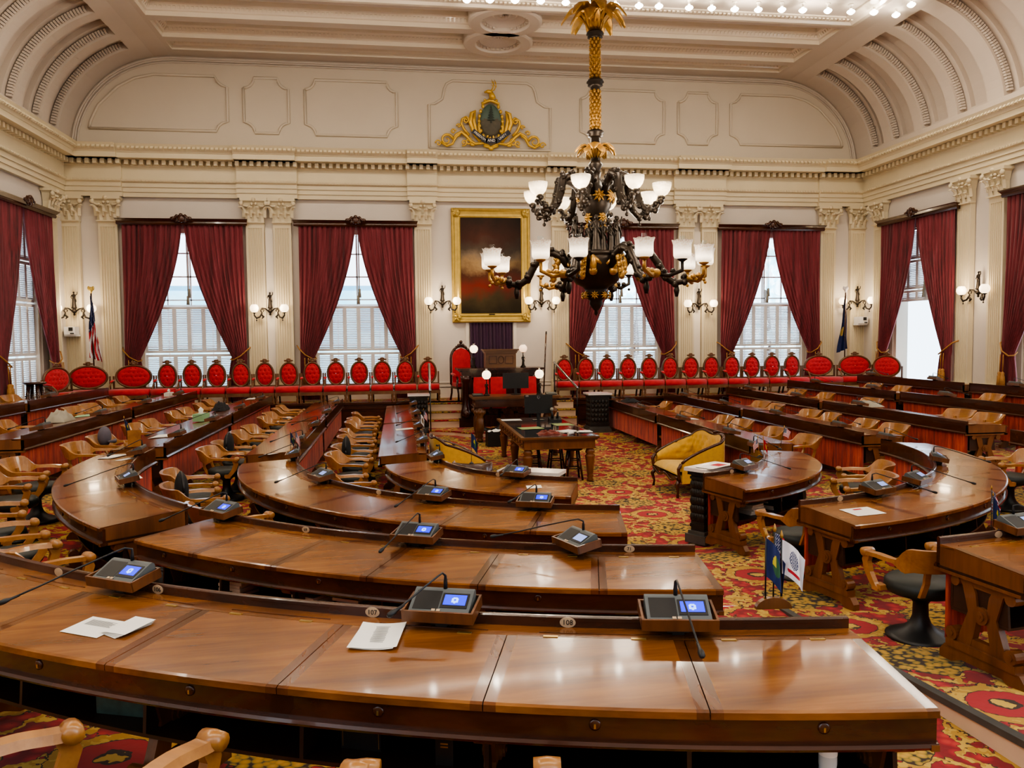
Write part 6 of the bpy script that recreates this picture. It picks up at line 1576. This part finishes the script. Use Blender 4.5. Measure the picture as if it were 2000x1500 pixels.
soft('black gloves on the first right straight desk', 1272, 783, .84, 'gloves', 'gloves', 'cushion', .4, .5, .10, 0, RW[4], .09)
soft('black jacket heap on the third left straight desk', 425, 800, 1.03, 'jacket', 'jacket', 'cushion', .26, .6, .2, 0, LW[2], .28)
soft('crumpled white tissue on the short curved left desk', 263, 938, 1.02, 'crumpled_tissue', 'tissue', 'paper', .12, .16, .04, R(30), LR[2], .28)
q = at(232, 852, 1.0); q = Vector((-6.62, 12.3, 0)); r = thing('felt_cap', 'grey felt cap over the back of the second chair in the third left row', 'cap', (-6.66, 12.3, zf(-6.66, 12.3) + .0), -PI / 2); b = MB(True); b.sphere((0, -.2, .72), .15, 12, 9, (1, .55, 1)); b.build('crown', M['hat'], r); b = MB(True); b.tube([(-.14, -.1, .66), (0, -.06, .65), (.14, -.1, .66)], [.015, .03, .015], 7); b.build('brim', M['hat'], r)
q = at(158, 1075, zf(-6.2, 9.3)); r = thing('waste_bin', 'black waste bin at the end of the short curved left desk', 'bin', (-5.35, 8.0, zf(-5.35, 8.0))); 
q = LR[2].at(LR[2].r * R(48.0), .25); r.location = (q[0], q[1], zf(q[0], q[1])); b = MB(True); b.lathe([(.001, 0), (.10, 0), (.13, .38), (.12, .38), (.09, .02), (.001, .02)], n=20, caps=False); b.build('bucket', M['black'], r); b = MB(True); b.tube([(.126 * cos(t), .126 * sin(t), .38) for t in [2 * PI * i / 24 for i in range(25)]], .008, 6); b.build('rim', M['black'], r)
def pile(label, x, y, z, rz, n, w=.2, d=.2):
    r = thing('paper_stack', label, 'paper stack', (x, y, z), rz, 'stacks of papers under the desks')
    for i in range(n): b = MB(); b.box((rnd.uniform(-.02, .02), rnd.uniform(-.02, .02), .012 + .022 * i), (w, d, .020), rz=R(rnd.uniform(-6, 6))); b.build('bundle', M['paper'], r)
for s, n, lb in ((.95, 5, 'stack of white papers on the shelf of the small right desk, nearest the aisle')  , (1.3, 9, 'tall stack of white papers on the shelf of the small right desk')): q = RG[4].at(s, .33); pile(lb, q[0], q[1], .09 + .353, RG[4].rz(s), n)
for px, n, lb in ((450, 5, 'stack of papers on the shelf at the plate 69 end of the desk'), (650, 4, 'stack of papers on the shelf under the third row desk, left of middle'), (745, 5, 'stack of papers on the shelf under the third row desk, right of middle')): s = ringpos(LR[2], px, 1040, 1.08); q = LR[2].at(s, .33); pile(lb, q[0], q[1], .28 + .353, LR[2].rz(s), n)

# ------------------------------------------------------------------ outside the windows
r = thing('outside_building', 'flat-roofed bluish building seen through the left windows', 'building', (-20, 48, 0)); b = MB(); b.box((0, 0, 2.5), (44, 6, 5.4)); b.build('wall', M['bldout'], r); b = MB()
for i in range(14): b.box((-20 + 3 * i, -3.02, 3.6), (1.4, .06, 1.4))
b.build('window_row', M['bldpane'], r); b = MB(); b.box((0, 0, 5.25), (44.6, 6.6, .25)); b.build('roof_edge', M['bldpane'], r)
def tree(label, x, y, h, s):
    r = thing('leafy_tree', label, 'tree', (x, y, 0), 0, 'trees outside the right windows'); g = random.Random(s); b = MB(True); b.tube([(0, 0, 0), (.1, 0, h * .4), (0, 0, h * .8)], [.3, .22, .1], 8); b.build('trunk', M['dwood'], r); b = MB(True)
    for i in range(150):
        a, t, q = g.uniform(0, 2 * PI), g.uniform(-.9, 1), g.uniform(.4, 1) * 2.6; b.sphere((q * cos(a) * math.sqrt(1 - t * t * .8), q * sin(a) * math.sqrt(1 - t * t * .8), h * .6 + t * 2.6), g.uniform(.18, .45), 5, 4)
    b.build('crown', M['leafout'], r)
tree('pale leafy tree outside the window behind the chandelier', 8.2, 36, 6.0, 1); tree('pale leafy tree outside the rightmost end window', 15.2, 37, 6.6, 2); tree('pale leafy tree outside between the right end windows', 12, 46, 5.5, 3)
# ------------------------------------------------------------------ world, lights, camera
def world():
    w = bpy.data.worlds.new('sky_and_rear_fill'); S.world = w; w.use_nodes = True; t = w.node_tree; t.nodes.clear()
    o = t.nodes.new('ShaderNodeOutputWorld'); bg = t.nodes.new('ShaderNodeBackground'); tc = t.nodes.new('ShaderNodeTexCoord'); sp = t.nodes.new('ShaderNodeSeparateXYZ')
    t.links.new(tc.outputs['Generated'], sp.inputs[0]); mr = t.nodes.new('ShaderNodeMapRange'); mr.inputs[1].default_value = -.78; mr.inputs[2].default_value = -.5
    t.links.new(sp.outputs['Y'], mr.inputs[0])
    mx = t.nodes.new('ShaderNodeMix'); mx.data_type = 'RGBA'; t.links.new(mr.outputs[0], mx.inputs[0])
    mx.inputs[6].default_value = (.60, .52, .44, 1); mx.inputs[7].default_value = (3.0, 3.5, 4.0, 1)  # first colour: added warm fill entering through the open rear; second: sky
    t.links.new(mx.outputs[2], bg.inputs[0]); bg.inputs[1].default_value = 1.0; t.links.new(bg.outputs[0], o.inputs[0])
world()
WARM = (1, .87, .70)
light('AREA', (0, 17.1, 9.52), 240, WARM, size=(17, .12)); light('AREA', (0, 2.6, 9.52), 420, WARM, size=(17, .12))
for s_ in (-1, 1): light('AREA', (s_ * 8.6, 9.8, 9.52), 330, WARM, size=(.12, 14))
for i in range(16): light('POINT', (-7.9 + i * 1.05, 2.7, 9.35), 9, WARM, r=.06)
for i in range(12): light('POINT', (-8.1 + i * 1.47, 16.9, 9.45), 22, WARM, r=.06)
for i in range(6): light('POINT', (1.1 * cos(i * PI / 3), 10.3 + 1.1 * sin(i * PI / 3), 3.95), 26, r=.15)
for i in range(4): light('POINT', (.6 * cos(i * PI / 2 + .4), 10.3 + .6 * sin(i * PI / 2 + .4), 4.9), 22, r=.15)
cd = bpy.data.cameras.new('camera'); cam = bpy.data.objects.new('camera', cd); C.objects.link(cam)
cd.sensor_width = 36; cd.sensor_fit = 'HORIZONTAL'; cd.lens = 1557.7 / 2000 * 36; cd.clip_end = 200
yaw, pit, rol = R(8.0793), R(3.2906), R(-.5798)
f = Vector((sin(yaw) * cos(pit), cos(yaw) * cos(pit), -sin(pit))); r = Vector((cos(yaw), -sin(yaw), 0)); u = r.cross(f)
r, u = r * cos(rol) + u * sin(rol), u * cos(rol) - r * sin(rol)
mm = Matrix((r, u, -f)).transposed().to_4x4(); mm.translation = Vector((-2.593, 0, 2.42)); cam.matrix_world = mm
S.camera = cam
S.view_settings.view_transform = 'AgX'; S.view_settings.look = 'AgX - Medium High Contrast'; S.view_settings.exposure = .3
S.cycles.use_denoising = True; S.cycles.use_adaptive_sampling = True; S.cycles.adaptive_threshold = .03; S.cycles.max_bounces = 5; S.cycles.diffuse_bounces = 3; S.cycles.glossy_bounces = 3; S.cycles.transmission_bounces = 4; S.cycles.transparent_max_bounces = 8
S.cycles.caustics_reflective = False; S.cycles.caustics_refractive = False; S.cycles.sample_clamp_indirect = 6
